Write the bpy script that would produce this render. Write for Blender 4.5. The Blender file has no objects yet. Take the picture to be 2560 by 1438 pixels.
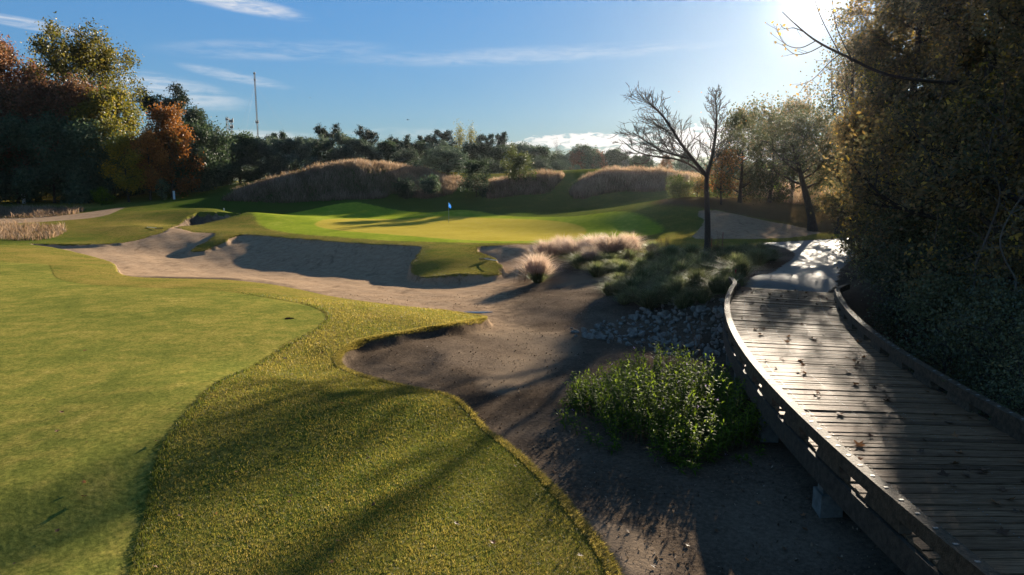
import bpy, bmesh, math, random
import numpy as np
from mathutils import Vector, Matrix, Euler

SC = bpy.context.scene
COL = SC.collection
PI = math.pi

# ------------------------------------------------------------------ camera
CAMZ = 4.6
FPX = 1707.0                      # focal length in pixels of the 2560 px wide photograph
HOR = 450.0                       # row of the horizon
PITCH = math.atan((719.0 - HOR) / FPX)
cam = bpy.data.cameras.new('camera')
cam.sensor_width = 36.0
cam.lens = 36.0 * FPX / 2560.0
cam.clip_start = 0.05
cam.clip_end = 5000.0
camo = bpy.data.objects.new('camera', cam)
COL.objects.link(camo)
camo.location = (0, 0, CAMZ)
camo.rotation_euler = (PI / 2 - PITCH, 0, 0)
SC.camera = camo


def ray(px, py):
    """direction of the ray through a pixel of the photograph, scaled so that its y is 1"""
    px = np.asarray(px, float); py = np.asarray(py, float)
    a = (px - 1280.0) / FPX
    b = (719.0 - py) / FPX
    dy = math.cos(PITCH) + b * math.sin(PITCH)
    dz = -math.sin(PITCH) + b * math.cos(PITCH)
    return a / dy, dz / dy


def PZ(px, py, z):
    dx, dz = ray(px, py)
    t = (z - CAMZ) / dz
    return np.array([dx * t, t, z], float)


def PD(px, py, D):
    dx, dz = ray(px, py)
    return np.array([float(dx) * D, D, CAMZ + float(dz) * D], float)


def MD(D, px=1200):
    """the banks and mounds behind the far green stand close behind it"""
    if px < 540 or px > 1775 or D <= 88: return D
    return 88 + (D - 88) * .6 if D < 126 else 110.8 + (D - 126) * 1.633 if D < 150 else D


# ------------------------------------------------------------------ sun, sky, exposure
SUN_PX = (2036.0, 4.0)
_sx, _sz = ray(*SUN_PX)
SUN_DIR = Vector((float(_sx), 1.0, float(_sz))).normalized()
SUN_EL = math.asin(SUN_DIR.z)
SUN_AZ = math.atan2(SUN_DIR.x, SUN_DIR.y)      # clockwise from +Y
sun = bpy.data.lights.new('sun', 'SUN')
sun.energy = 5.0
sun.angle = math.radians(0.53)
sun.color = (1.0, 0.87, 0.69)
suno = bpy.data.objects.new('sun', sun)
COL.objects.link(suno)
suno.location = SUN_DIR * 300
suno.rotation_euler = (-SUN_DIR).to_track_quat('-Z', 'Y').to_euler()

SC.view_settings.view_transform = 'Standard'
SC.view_settings.look = 'None'
SC.view_settings.gamma = 1.0
SC.view_settings.exposure = 1.82
SKY_STRENGTH = 0.05
SC.cycles.use_denoising = True
SC.cycles.max_bounces = 8
SC.cycles.transparent_max_bounces = 8
SC.cycles.sample_clamp_indirect = 6.0


class NT:
    """short hand for building a node tree"""
    def __init__(self, tree):
        self.t = tree; self.n = tree.nodes; self.l = tree.links

    def add(self, kind, **kw):
        nd = self.n.new(kind)
        for k, v in kw.items():
            setattr(nd, k, v)
        return nd

    def put(self, sock, v):
        if isinstance(v, bpy.types.NodeSocket):
            self.l.new(v, sock)
        elif v is not None:
            if hasattr(sock.default_value, '__len__') and not hasattr(v, '__len__'):
                v = (v,) * len(sock.default_value)
            if hasattr(v, '__len__') and len(sock.default_value) == 4 and len(v) == 3:
                v = tuple(v) + (1.0,)
            sock.default_value = v

    def math(self, op, a, b=None, c=None, clamp=False):
        nd = self.add('ShaderNodeMath', operation=op, use_clamp=clamp)
        self.put(nd.inputs[0], a)
        if b is not None: self.put(nd.inputs[1], b)
        if c is not None: self.put(nd.inputs[2], c)
        return nd.outputs[0]

    def vmath(self, op, a, b=None):
        nd = self.add('ShaderNodeVectorMath', operation=op)
        self.put(nd.inputs[0], a)
        if b is not None:
            if op == 'SCALE': self.put(nd.inputs['Scale'], b)
            else: self.put(nd.inputs[1], b)
        return nd.outputs['Value'] if op in ('DOT_PRODUCT', 'LENGTH') else nd.outputs[0]

    def mix(self, f, a, b, blend='MIX'):
        nd = self.add('ShaderNodeMix', data_type='RGBA', blend_type=blend)
        self.put(nd.inputs[0], f); self.put(nd.inputs[6], a); self.put(nd.inputs[7], b)
        return nd.outputs[2]

    def noise(self, vec, scale, detail=4.0, rough=0.55, dist=0.0, out=0):
        nd = self.add('ShaderNodeTexNoise')
        if vec is not None: self.put(nd.inputs['Vector'], vec)
        nd.inputs['Scale'].default_value = scale
        nd.inputs['Detail'].default_value = detail
        nd.inputs['Roughness'].default_value = rough
        nd.inputs['Distortion'].default_value = dist
        return nd.outputs[out]

    def ramp(self, f, stops, interp='LINEAR'):
        nd = self.add('ShaderNodeValToRGB')
        cr = nd.color_ramp; cr.interpolation = interp
        while len(cr.elements) < len(stops): cr.elements.new(0.5)
        for e, (p, c) in zip(cr.elements, stops):
            e.position = p
            e.color = tuple(c) + (1.0,) if len(c) == 3 else c
        self.put(nd.inputs[0], f)
        return nd.outputs[0]

    def range(self, v, a, b, c=0.0, d=1.0, smooth=True):
        nd = self.add('ShaderNodeMapRange')
        nd.interpolation_type = 'SMOOTHSTEP' if smooth else 'LINEAR'
        self.put(nd.inputs[0], v)
        for i, q in enumerate((a, b, c, d)): self.put(nd.inputs[1 + i], q)
        return nd.outputs[0]

    def attr(self, name):
        nd = self.add('ShaderNodeAttribute', attribute_name=name)
        return nd.outputs['Fac']


world = bpy.data.worlds.new('World')
SC.world = world
world.use_nodes = True


def build_sky():
    g = NT(world.node_tree)
    g.n.clear()
    sky = g.add('ShaderNodeTexSky', sky_type='NISHITA')
    sky.sun_disc = False
    sky.sun_elevation = SUN_EL
    sky.sun_rotation = SUN_AZ
    sky.altitude = 0.0
    sky.air_density = 1.0
    sky.dust_density = 0.15
    sky.ozone_density = 3.0
    d = g.vmath('NORMALIZE', g.add('ShaderNodeTexCoord').outputs['Generated'])
    sep = g.add('ShaderNodeSeparateXYZ'); g.put(sep.inputs[0], d)
    az = g.math('ARCTAN2', sep.outputs[0], sep.outputs[1])
    el = g.math('ARCSINE', sep.outputs[2])
    comb = g.add('ShaderNodeCombineXYZ'); g.put(comb.inputs[0], az); g.put(comb.inputs[1], el)
    ae = comb.outputs[0]

    def warped(sx, sy, scale, detail, seed, rough=0.6):
        m = g.add('ShaderNodeMapping'); g.put(m.inputs['Vector'], ae)
        m.inputs['Scale'].default_value = (sx, sy, 1); m.inputs['Location'].default_value = (seed, seed * 0.7, 0)
        return g.noise(m.outputs[0], scale, detail, rough, 0.6)
    streak = warped(7, 60, 1.0, 7, 3.1)
    puff = warped(55, 190, 1.0, 7, 8.3)
    fine = warped(30, 160, 1.0, 6, 1.7)
    # thin cirrus streaks and a bank of small cumulus low over the trees: (px, py, half width, half height, tilt, strength, puffy)
    clouds = [(590, 8, 150, 17, -7, .75, 0), (60, 58, 95, 10, -5, .6, 0), (400, 222, 165, 30, -8, .5, 0),
              (590, 192, 110, 12, -9, .45, 0), (700, 125, 240, 22, 3, .22, 0), (1300, 140, 420, 20, 2, .26, 0),
              (640, 340, 130, 13, 0, .5, 0), (1470, 352, 170, 22, 0, 1.0, 1), (1580, 385, 110, 34, -3, 1.0, 1), (1760, 355, 160, 45, 0, .9, 1),
              (1300, 362, 80, 10, 0, .7, 1), (1000, 332, 170, 12, 0, .25, 0), (1950, 390, 160, 50, 0, .9, 1)]
    total = None
    for px, py, hw, hh, tilt, s, pf in clouds:
        dx, dz = ray(px, py)
        a0 = math.atan2(float(dx), 1.0); e0 = math.atan2(float(dz), math.hypot(1.0, float(dx)))
        rel = g.vmath('SUBTRACT', ae, (a0, e0, 0))
        ct, st = math.cos(math.radians(tilt)), math.sin(math.radians(tilt))
        u = g.math('MULTIPLY', g.vmath('DOT_PRODUCT', rel, (ct, st, 0)), FPX / hw)
        v = g.math('MULTIPLY', g.vmath('DOT_PRODUCT', rel, (-st, ct, 0)), FPX / hh)
        r2 = g.math('ADD', g.math('MULTIPLY', u, u), g.math('MULTIPLY', v, v))
        m = g.range(r2, 0.0, 1.6, 1.0, 0.0)
        if pf:
            m = g.math('MULTIPLY', g.range(g.math('ADD', puff, g.math('MULTIPLY', m, 0.34)), 0.66, 0.80), g.math('POWER', m, .6))
        else:
            m = g.math('MULTIPLY', m, g.range(g.math('ADD', g.math('MULTIPLY', streak, .6), g.math('MULTIPLY', fine, .4)), 0.36, 0.66))
        m = g.math('MULTIPLY', m, s)
        total = m if total is None else g.math('MAXIMUM', total, m)
    # aureole of the low sun in the moist air
    cosang = g.vmath('DOT_PRODUCT', d, tuple(SUN_DIR))
    ang = g.math('ARCCOSINE', g.math('MINIMUM', cosang, 0.999999))
    halo = g.math('ADD', g.math('MULTIPLY', g.math('EXPONENT', g.math('MULTIPLY', ang, -42.0)), 10.0),
                  g.math('MULTIPLY', g.math('EXPONENT', g.math('MULTIPLY', ang, -8.0)), .2))
    halo_col = g.vmath('SCALE', (1.0, 0.93, 0.84), halo)
    # sky tint: bluer low down, unseen zenith greyed to take blue off shaded ground
    hue = g.ramp(g.range(el, 0.0, 1.0, 0, 1, False), [(0, (.62, .73, .94)), (.10, (.54, .73, .95)), (.40, (.38, .70, .92)), (.62, (.62, .76, .82)), (1, (.80, .82, .78))])
    skyc = g.vmath('MULTIPLY', sky.outputs[0], g.vmath('SCALE', hue, 1.35))
    lum = g.vmath('DOT_PRODUCT', skyc, (.3, .4, .3))
    skyc = g.vmath('SCALE', skyc, g.math('DIVIDE', 1.42, g.math('ADD', 1.0, g.math('DIVIDE', lum, 2.45))))
    skyc = g.vmath('ADD', skyc, halo_col)
    cl = g.mix(g.math('MINIMUM', total, 0.92), skyc, (5.6, 5.4, 5.2))
    bg = g.add('ShaderNodeBackground'); g.put(bg.inputs[0], cl); bg.inputs[1].default_value = SKY_STRENGTH
    out = g.add('ShaderNodeOutputWorld'); g.l.new(bg.outputs[0], out.inputs[0])


build_sky()

# ------------------------------------------------------------------ mesh helpers
RNG = np.random.default_rng(7)


def mesh_np(name, V, F, mats, attrs=None, smooth=False, matidx=None):
    V = np.ascontiguousarray(V, np.float32); F = np.ascontiguousarray(F, np.int32)
    me = bpy.data.meshes.new(name)
    k = F.shape[1]
    me.vertices.add(len(V)); me.vertices.foreach_set('co', V.ravel())
    me.loops.add(F.size); me.loops.foreach_set('vertex_index', F.ravel())
    me.polygons.add(len(F)); me.polygons.foreach_set('loop_start', np.arange(0, F.size, k, dtype=np.int32))
    if matidx is not None: me.polygons.foreach_set('material_index', np.ascontiguousarray(matidx, np.int32))
    me.polygons.foreach_set('use_smooth', np.full(len(F), smooth, bool))
    for a, vals in (attrs or {}).items():
        at = me.attributes.new(a, 'FLOAT', 'POINT')
        at.data.foreach_set('value', np.ascontiguousarray(vals, np.float32))
    for m in (mats if isinstance(mats, (list, tuple)) else [mats]): me.materials.append(m)
    me.update(calc_edges=True)
    return me


def link(name, me, parent=None):
    o = bpy.data.objects.new(name, me); COL.objects.link(o)
    if parent is not None: o.parent = parent
    return o


def tag(o, label=None, cat=None, group=None, kind=None):
    if label: o['label'] = label
    if cat: o['category'] = cat
    if group: o['group'] = group
    if kind: o['kind'] = kind
    return o


def thing(name, label, cat, loc=(0, 0, 0), rz=0.0, group=None):
    o = link(name, None)
    o.location = [float(c) for c in loc]; o.rotation_euler = (0, 0, rz)
    return tag(o, label, cat, group)


def copy_tree(o, parent=None):
    c = o.copy(); COL.objects.link(c)
    if parent is not None: c.parent = parent
    for ch in list(o.children): copy_tree(ch, c)
    return c


class Geo:
    """collects boxes, tubes and loose quads into one mesh; quads only"""
    def __init__(self): self.V = []; self.F = []; self.A = []; self.n = 0

    def raw(self, V, F, tint=0.5):
        V = np.asarray(V, float); F = np.asarray(F, int)
        self.V.append(V); self.F.append(F + self.n); self.n += len(V)
        self.A.append(np.full(len(V), tint) if np.isscalar(tint) else np.asarray(tint, float))

    def box(self, c, size, rz=0.0, tint=0.5, taper=1.0, jit=0.0):
        sx, sy, sz = [s / 2 for s in size]
        P = np.array([(-sx, -sy, -sz), (sx, -sy, -sz), (sx, sy, -sz), (-sx, sy, -sz),
                      (-sx * taper, -sy * taper, sz), (sx * taper, -sy * taper, sz), (sx * taper, sy * taper, sz), (-sx * taper, sy * taper, sz)])
        if jit: P = P + RNG.normal(0, jit, P.shape)
        cs, sn = math.cos(rz), math.sin(rz)
        P = np.c_[P[:, 0] * cs - P[:, 1] * sn, P[:, 0] * sn + P[:, 1] * cs, P[:, 2]] + np.asarray(c, float)
        self.raw(P, [(0, 3, 2, 1), (4, 5, 6, 7), (0, 1, 5, 4), (1, 2, 6, 5), (2, 3, 7, 6), (3, 0, 4, 7)], tint)

    def tube(self, pts, rad, sides=6, tint=0.5):
        pts = np.asarray(pts, float); n = len(pts)
        rad = np.full(n, rad) if np.isscalar(rad) else np.asarray(rad, float)
        T = np.gradient(pts, axis=0); T /= np.linalg.norm(T, axis=1)[:, None] + 1e-9
        ref = np.array([0, 0, 1.0]) if abs(T[0, 2]) < 0.9 else np.array([1.0, 0, 0])
        U = np.cross(T, ref); U /= np.linalg.norm(U, axis=1)[:, None] + 1e-9
        W = np.cross(T, U)
        a = np.arange(sides) * 2 * PI / sides
        ring = U[:, None, :] * np.cos(a)[None, :, None] + W[:, None, :] * np.sin(a)[None, :, None]
        V = (pts[:, None, :] + ring * rad[:, None, None]).reshape(-1, 3)
        i = np.arange(n - 1)[:, None] * sides; j = np.arange(sides)[None, :]; j2 = (j + 1) % sides
        F = np.stack([i + j, i + j2, i + sides + j2, i + sides + j], -1).reshape(-1, 4)
        self.raw(V, F, tint)

    def mesh(self, name, mat, smooth=False):
        V = np.concatenate(self.V); F = np.concatenate(self.F); A = np.concatenate(self.A)
        return mesh_np(name, V, F, mat, {'tint': A}, smooth)

    def build(self, name, mat, parent=None, smooth=False):
        return link(name, self.mesh(name, mat, smooth), parent)


def unit(v): return v / (np.linalg.norm(v, axis=-1, keepdims=True) + 1e-9)


def leaf_geo(P, size, tint, rng, aspect=0.55, up=0.25, fold=0.18):
    """one folded rhombic leaf per point: returns V, F, tint"""
    n = len(P)
    u = unit(rng.normal(size=(n, 3)) + np.array([0, 0, -0.15]))
    nr = unit(rng.normal(size=(n, 3)) + np.array([0, 0, up * 2]))
    v = unit(np.cross(nr, u)); nn = np.cross(u, v)
    L = size[:, None] * 0.5
    W = L * aspect
    a = P - u * L; b = P + v * W + nn * L * fold; c = P + u * L; d = P - v * W + nn * L * fold
    V = np.stack([a, b, c, d], 1).reshape(-1, 3)
    F = np.arange(4 * n).reshape(-1, 4)
    return V, F, np.repeat(tint, 4)


def blade_geo(R, H, W, lean, rng, tint, bend=0.5):
    """grass blades: two stacked quads tapering to a tip. R roots (n,3), lean (n,2) horizontal tip offset"""
    n = len(R)
    a = rng.uniform(0, 2 * PI, n)
    s = np.c_[np.cos(a), np.sin(a), np.zeros(n)] * (W / 2)[:, None]
    up = np.c_[np.zeros(n), np.zeros(n), H]
    ln = np.c_[lean, np.zeros(n)]
    m = R + up * 0.55 + ln * (0.55 ** 2) * 1.0
    t = R + up * (1.0 - bend * 0.25) + ln
    V = np.stack([R - s, R + s, m + s * .75, m - s * .75, t + s * .12, t - s * .12], 1).reshape(-1, 3)
    b = np.arange(n)[:, None] * 6
    F = np.concatenate([b + np.array([0, 1, 2, 3]), b + np.array([3, 2, 4, 5])])
    tt = np.repeat(tint, 6)
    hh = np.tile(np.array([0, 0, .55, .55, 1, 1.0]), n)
    return V, F, tt, hh


# ------------------------------------------------------------------ materials
def new_mat(name):
    m = bpy.data.materials.new(name); m.use_nodes = True
    g = NT(m.node_tree); g.n.clear()
    out = g.add('ShaderNodeOutputMaterial')
    return m, g, out


def leaf_mat(name, stops, trans=0.45, rough=0.5, spec=0.3, tcol=1.25, vary=.28):
    m, g, out = new_mat(name)
    col = g.ramp(g.attr('tint'), stops)
    if vary: col = g.vmath('SCALE', col, g.range(g.add('ShaderNodeObjectInfo').outputs['Random'], 0, 1, 1 - vary, 1 + vary, False))
    p = g.add('ShaderNodeBsdfPrincipled')
    g.put(p.inputs['Base Color'], col); p.inputs['Roughness'].default_value = rough
    p.inputs['Specular IOR Level'].default_value = spec
    t = g.add('ShaderNodeBsdfTranslucent')
    g.put(t.inputs[0], g.mix(1.0, col, (tcol, tcol * 1.0, tcol * .75), 'MULTIPLY'))
    mx = g.add('ShaderNodeMixShader'); mx.inputs[0].default_value = trans
    g.l.new(p.outputs[0], mx.inputs[1]); g.l.new(t.outputs[0], mx.inputs[2]); g.l.new(mx.outputs[0], out.inputs[0])
    return m


def solid_mat(name, c1, c2=None, scale=8.0, rough=0.7, spec=0.3, bump=0.3, stretch=(1, 1, 1), metal=0.0, tintamt=0.0, bscale=None):
    m, g, out = new_mat(name)
    p = g.add('ShaderNodeBsdfPrincipled')
    pos = g.add('ShaderNodeTexCoord').outputs['Object']
    mp = g.add('ShaderNodeMapping'); g.put(mp.inputs[0], pos); mp.inputs['Scale'].default_value = stretch
    n = g.noise(mp.outputs[0], scale, 6, 0.65)
    c = g.mix(g.range(n, 0.3, 0.7), c1, c2 or c1)
    if tintamt:
        f = g.math('ADD', 1.0 - tintamt * .5, g.math('MULTIPLY', g.attr('tint'), tintamt))
        c = g.vmath('SCALE', c, f)
    g.put(p.inputs['Base Color'], c)
    p.inputs['Roughness'].default_value = rough; p.inputs['Specular IOR Level'].default_value = spec; p.inputs['Metallic'].default_value = metal
    if bump:
        b = g.add('ShaderNodeBump'); b.inputs['Strength'].default_value = bump; b.inputs['Distance'].default_value = 0.02
        g.put(b.inputs['Height'], g.noise(mp.outputs[0], bscale or scale * 2, 5, .6)); g.l.new(b.outputs[0], p.inputs['Normal'])
    g.l.new(p.outputs[0], out.inputs[0])
    return m


BARK = solid_mat('bark', (.075, .06, .045), (.14, .11, .085), 6, .85, .2, .8, (3, 3, .6))
BARK_DARK = solid_mat('dark_bark', (.035, .028, .023), (.06, .05, .04), 6, .85, .2, .8, (3, 3, .6))
BARK_PALE = solid_mat('pale_bark', (.16, .14, .12), (.28, .25, .22), 6, .85, .2, .6, (3, 3, .6))

# ------------------------------------------------------------------ terrain
def catmull(pts, k=5, closed=True):
    P = np.asarray(pts, float); n = len(P); out = []
    for i in range(n if closed else n - 1):
        p0, p1, p2, p3 = [P[(i + q) % n] if closed else P[min(max(i + q, 0), n - 1)] for q in (-1, 0, 1, 2)]
        for t in np.arange(k) / k:
            out.append(0.5 * ((2 * p1) + (-p0 + p2) * t + (2 * p0 - 5 * p1 + 4 * p2 - p3) * t * t + (-p0 + 3 * p1 - 3 * p2 + p3) * t ** 3))
    if not closed: out.append(P[-1])
    return np.array(out)


def sdist(X, Y, poly, cap=6.0):
    """signed distance to a closed polygon, positive inside, clamped to +-cap"""
    X = np.asarray(X, float).ravel(); Y = np.asarray(Y, float).ravel()
    res = np.full(X.shape, -cap)
    lo = poly.min(0) - cap; hi = poly.max(0) + cap
    idx = np.nonzero((X > lo[0]) & (X < hi[0]) & (Y > lo[1]) & (Y < hi[1]))[0]
    if len(idx) == 0: return res
    x = X[idx].astype(np.float32); y = Y[idx].astype(np.float32)
    d2 = np.full(x.shape, cap * cap, np.float32); ins = np.zeros(x.shape, bool)
    Q = np.roll(poly, -1, 0)
    for (ax, ay), (bx, by) in zip(poly.astype(np.float32), Q.astype(np.float32)):
        ex, ey = bx - ax, by - ay
        wx = x - ax; wy = y - ay
        t = np.clip((wx * ex + wy * ey) / (ex * ex + ey * ey + 1e-12), 0, 1)
        qx = wx - ex * t; qy = wy - ey * t
        np.minimum(d2, qx * qx + qy * qy, out=d2)
        if ay != by:
            c = (ay > y) != (by > y)
            ins ^= c & (wx < ex * wy / (by - ay))
    d = np.sqrt(d2)
    res[idx] = np.where(ins, d, -d)
    return res


def polyZ(pts): return np.array([PZ(*p)[:2] for p in pts])


# --- outlines, traced on the ground at their own heights
T1_px = [(0, 597, -.3), (40, 605, -.35), (100, 614, -.4), (200, 627, -.4), (255, 639, -.4), (284, 654, -.4), (292, 672, -.35), (300, 685, -.35), (335, 691, -.35),
         (430, 694, -.35), (540, 697, -.35), (680, 711, -.4), (800, 735, -.45), (900, 750, -.45), (1000, 762, -.45), (1100, 772, -.5), (1180, 783, -.5), (1216, 793, -.55),
         (1195, 806, -.5), (1130, 822, -.3), (1060, 834, -.2), (960, 852, -.05), (900, 868, .0), (866, 888, .0), (850, 910, .0), (862, 930, .0), (900, 946, .0),
         (960, 962, .0), (1060, 985, -.05), (1150, 1012, -.1), (1250, 1080, -.15), (1330, 1142, -.15), (1392, 1205, -.2), (1440, 1260, -.2), (1500, 1330, -.2), (1545, 1400, -.2), (1570, 1470, -.2)]
T1 = np.vstack([catmull(polyZ(T1_px), 4, False), [(0.9, 3), (1, -12), (-60, -12), (-60, 40), (-36, 56)]])
G1_px = [(-200, 650, .05), (0, 650, .05), (110, 656, .05), (128, 672, .05), (142, 692, .05), (200, 706, .05), (300, 718, .05), (430, 727, .05), (560, 734, .05), (680, 748, .1), (760, 765, .1), (806, 786, .15),
         (815, 806, .15), (788, 832, .2), (700, 877, .25), (620, 927, .3), (560, 967, .3), (512, 1012, .3), (470, 1062, .3), (430, 1112, .3), (395, 1162, .3), (366, 1216, .3), (346, 1290, .3), (325, 1350, .3), (302, 1438, .3), (290, 1500, .3)]
G1 = np.vstack([catmull(polyZ(G1_px), 4, False), [(-5, -4), (-45, -4), (-45, 30)]])
_lip = [PD(*p)[:2] for p in [(-200, 612, 52), (75, 606, 54), (180, 609, 55), (300, 604, 57), (390, 582, 61), (425, 571, 65),
        (470, 549, 74), (540, 538, 77), (598, 532, 78), (612, 537, 76.5), (560, 545, 73), (480, 556, 69), (444, 565, 67), (456, 573, 64.5), (500, 577, 62.5), (540, 579, 62)]]
_rib = [PD(*p)[:2] for p in [(520, 598, 58.5), (484, 622, 56), (482, 629, 55), (505, 629, 55), (550, 610, 57), (590, 589, 60)]]
_lip2 = [PD(*p)[:2] for p in [(622, 582, 60.5), (700, 592, 58.5), (800, 602, 55), (900, 609, 52.5), (1000, 614, 50.8), (1056, 618, 49.6), (1050, 642, 47.6), (1036, 670, 45),
         (1030, 690, 42.5), (1058, 709, 40.3), (1120, 718, 39.2), (1200, 718, 39.2), (1246, 712, 39.5), (1250, 690, 42), (1226, 664, 44.5), (1200, 648, 46), (1190, 634, 47.5), (1204, 619, 49.5),
         (1270, 613, 50), (1340, 609, 50), (1410, 618, 48), (1500, 630, 45.5), (1640, 638, 42.5), (1760, 633, 42), (1870, 614, 44), (1960, 606, 46), (2060, 598, 48), (2150, 594, 49)]]
T2 = np.vstack([catmull(np.array(_lip + _rib + _lip2), 3, False), [(40, 50), (140, 40), (420, 200), (420, 700), (-500, 700), (-500, 40), (-60, 46)]])
RB = catmull(np.array([PD(*p)[:2] for p in [(1742, 531, 60), (1762, 551, 57), (1742, 574, 52.5), (1739, 590, 49.5), (1800, 598, 48.6), (1900, 600, 48.4), (1990, 594, 49.5), (2050, 579, 53),
         (1985, 561, 57), (1900, 545, 59.5), (1830, 533, 61), (1775, 528, 61.5)]]), 4)
G2 = catmull(np.array([PD(*p)[:2] for p in [(785, 566, 69), (820, 551, 77), (900, 543, 82), (1010, 538, 85), (1130, 538, 85), (1225, 544, 80), (1330, 558, 73), (1440, 573, 65), (1468, 583, 60), (1420, 594, 55),
         (1280, 600, 53), (1120, 596, 54.5), (960, 585, 58.5), (850, 576, 62.5)]]), 4)
FR = catmull(np.array([PD(*p)[:2] for p in [(640, 560, 71), (650, 540, 84), (800, 531, 90), (1000, 527, 92), (1200, 533, 88), (1400, 541, 72), (1530, 528, 68), (1600, 555, 63), (1662, 575, 57), (1600, 592, 53.5), (1450, 600, 52),
         (1250, 606, 51.5), (1000, 603, 53), (800, 590, 58), (690, 576, 63)]]), 4)
PATH_px = [(1868, 722, .64), (1908, 694, .62), (1948, 664, .6), (1986, 640, .57), (1978, 626, .55), (1932, 612, .5), (1908, 605, .5), (1990, 602, .5), (2080, 597, .5), (2160, 593, .5), (2300, 590, .5), (2300, 606, .5), (2165, 622, .55),
           (2128, 650, .58), (2098, 680, .62), (2070, 722, .64)]
PATH = catmull(polyZ(PATH_px), 4)
SAND = catmull(np.array([PD(*p)[:2] for p in [(-300, 620, 50), (0, 604, 54), (180, 606, 56), (300, 600, 60), (425, 565, 68), (600, 528, 80), (640, 560, 72), (1060, 600, 54), (1330, 600, 53), (1345, 640, 47), (1310, 690, 42),
          (1260, 735, 36), (1240, 790, 27), (1190, 800, 25), (900, 745, 31), (600, 690, 41), (300, 680, 40), (200, 625, 49), (-200, 640, 48)]]), 3)
SPATH = catmull(np.array([PD(*p)[:2] for p in [(-200, 562, 69), (0, 556, 71), (150, 548, 74), (250, 540, 77), (300, 522, 86), (312, 516, 89), (270, 518, 87), (200, 530, 83), (100, 541, 79), (0, 546, 77), (-200, 552, 75)]]), 3)

HI = []
for p in [(0, 1438, .35), (400, 1438, .3), (800, 1438, .22), (1200, 1438, .05), (1540, 1438, -.2), (0, 1200, .36), (400, 1210, .38), (900, 1200, .25), (1250, 1200, .0),
          (0, 1000, .42), (500, 1000, .42), (800, 1000, .32), (1080, 1000, .0), (0, 850, .35), (400, 850, .4), (700, 850, .36), (850, 900, .12), (1000, 962, .02), (0, 750, .2), (400, 770, .3), (750, 785, .28),
          (1000, 792, .12), (1130, 805, -.15), (1205, 794, -.5), (900, 830, .2), (1050, 826, -.05), (0, 660, .0), (200, 665, -.02), (285, 668, -.3), (310, 690, -.32), (420, 705, -.1), (550, 700, -.3), (650, 722, -.02), (800, 738, -.4), (880, 760, .0), (1000, 765, -.42), (0, 602, -.3), (60, 620, -.2), (100, 616, -.38),
          (440, 563, .02), (500, 572, -.02), (620, 573, -.02), (700, 583, -.1), (800, 596, -.15), (900, 602, -.15), (1055, 611, -.15), (1200, 613, -.15), (1340, 602, -.1), (600, 548, .08), (900, 560, 0), (1122, 557, 0), (1300, 570, 0), (1440, 580, 0),
          (1100, 585, -.02), (1420, 630, -.15), (1640, 637, .05), (1760, 632, .12), (1870, 614, .35), (1960, 607, .45), (1100, 650, -.5), (1150, 690, -.75), (1210, 670, -.7), (1130, 718, -1.05), (1240, 708, -1.05), (1040, 690, -1.15)]:
    HI.append(PZ(*p))
for p in [(180, 607, 56), (300, 602, 58), (390, 582, 62), (350, 562, 66), (450, 528, 77), (560, 524, 80), (620, 531, 79), (200, 580, 63), (100, 590, 60), (0, 572, 66), (0, 548, 76), (200, 542, 79), (0, 520, 90), (200, 516, 93), (300, 512, 93),
          (380, 510, 92), (0, 502, 106), (200, 500, 108), (400, 486, 106), (450, 500, 96), (530, 492, 101), (530, 471, 112), (600, 471, 112), (440, 478, 110), (0, 485, 140), (300, 475, 150), (600, 470, 150), (550, 598, 58.5), (490, 625, 55.5),
          (700, 537, 87), (950, 534, 90), (1100, 531, 91), (900, 492, 108), (960, 484, 112), (700, 512, 99), (820, 505, 102), (1050, 511, 101), (890, 501, 95), (1000, 514, 99), (1085, 528, 96), (820, 512, 93.5), (1150, 522, 93), (1130, 480, 114), (880, 428, 119), (760, 441, 115), (680, 459, 109), (620, 488, 102),
          (950, 424, 123), (1050, 452, 123), (1130, 461, 121), (1200, 462, 123), (900, 455, 150), (600, 462, 135), (1200, 455, 150), (1500, 450, 150), (1250, 536, 85), (1400, 530, 85), (1550, 518, 85), (1300, 506, 99), (1450, 502, 99),
          (1250, 484, 111), (1400, 482, 109), (1300, 452, 114), (1370, 455, 113), (1420, 462, 112), (1450, 484, 101), (1650, 482, 96), (1500, 442, 107), (1580, 438, 107), (1680, 450, 103), (1750, 460, 95),
          (1250, 548, 77), (1400, 540, 73), (1530, 526, 69), (1620, 511, 67), (1700, 499, 65), (1750, 493, 67), (1500, 560, 63), (1640, 570, 58), (1700, 590, 52), (1600, 592, 53.5), (1750, 602, 48), (1900, 609, 45.5), (1745, 529, 60.5), (1830, 529, 62),
          (1950, 547, 61), (2050, 574, 55), (1850, 503, 69), (2000, 523, 67), (1850, 474, 81), (2000, 484, 79), (2100, 505, 76), (1900, 460, 96), (2200, 480, 96), (2200, 560, 58), (2300, 470, 130), (1800, 455, 150), (-300, 500, 106), (-300, 600, 55), (-500, 480, 150), (2700, 520, 70)]:
    HI.append(PD(p[0], p[1], MD(p[2], p[0])))
ANCH = [(-80, 20, .2), (-60, -5, .3), (-20, -25, .3), (0, -8, .1), (20, -25, .3), (60, 0, 1), (80, 60, 2.5), (110, 150, 4), (-160, 150, 2.5), (0, 300, 3.5), (-200, 300, 3.5), (200, 300, 4.), (0, 700, 4), (400, 500, 4), (-400, 500, 4)]
HI += [np.array(a, float) for a in ANCH]
LO = []
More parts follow.
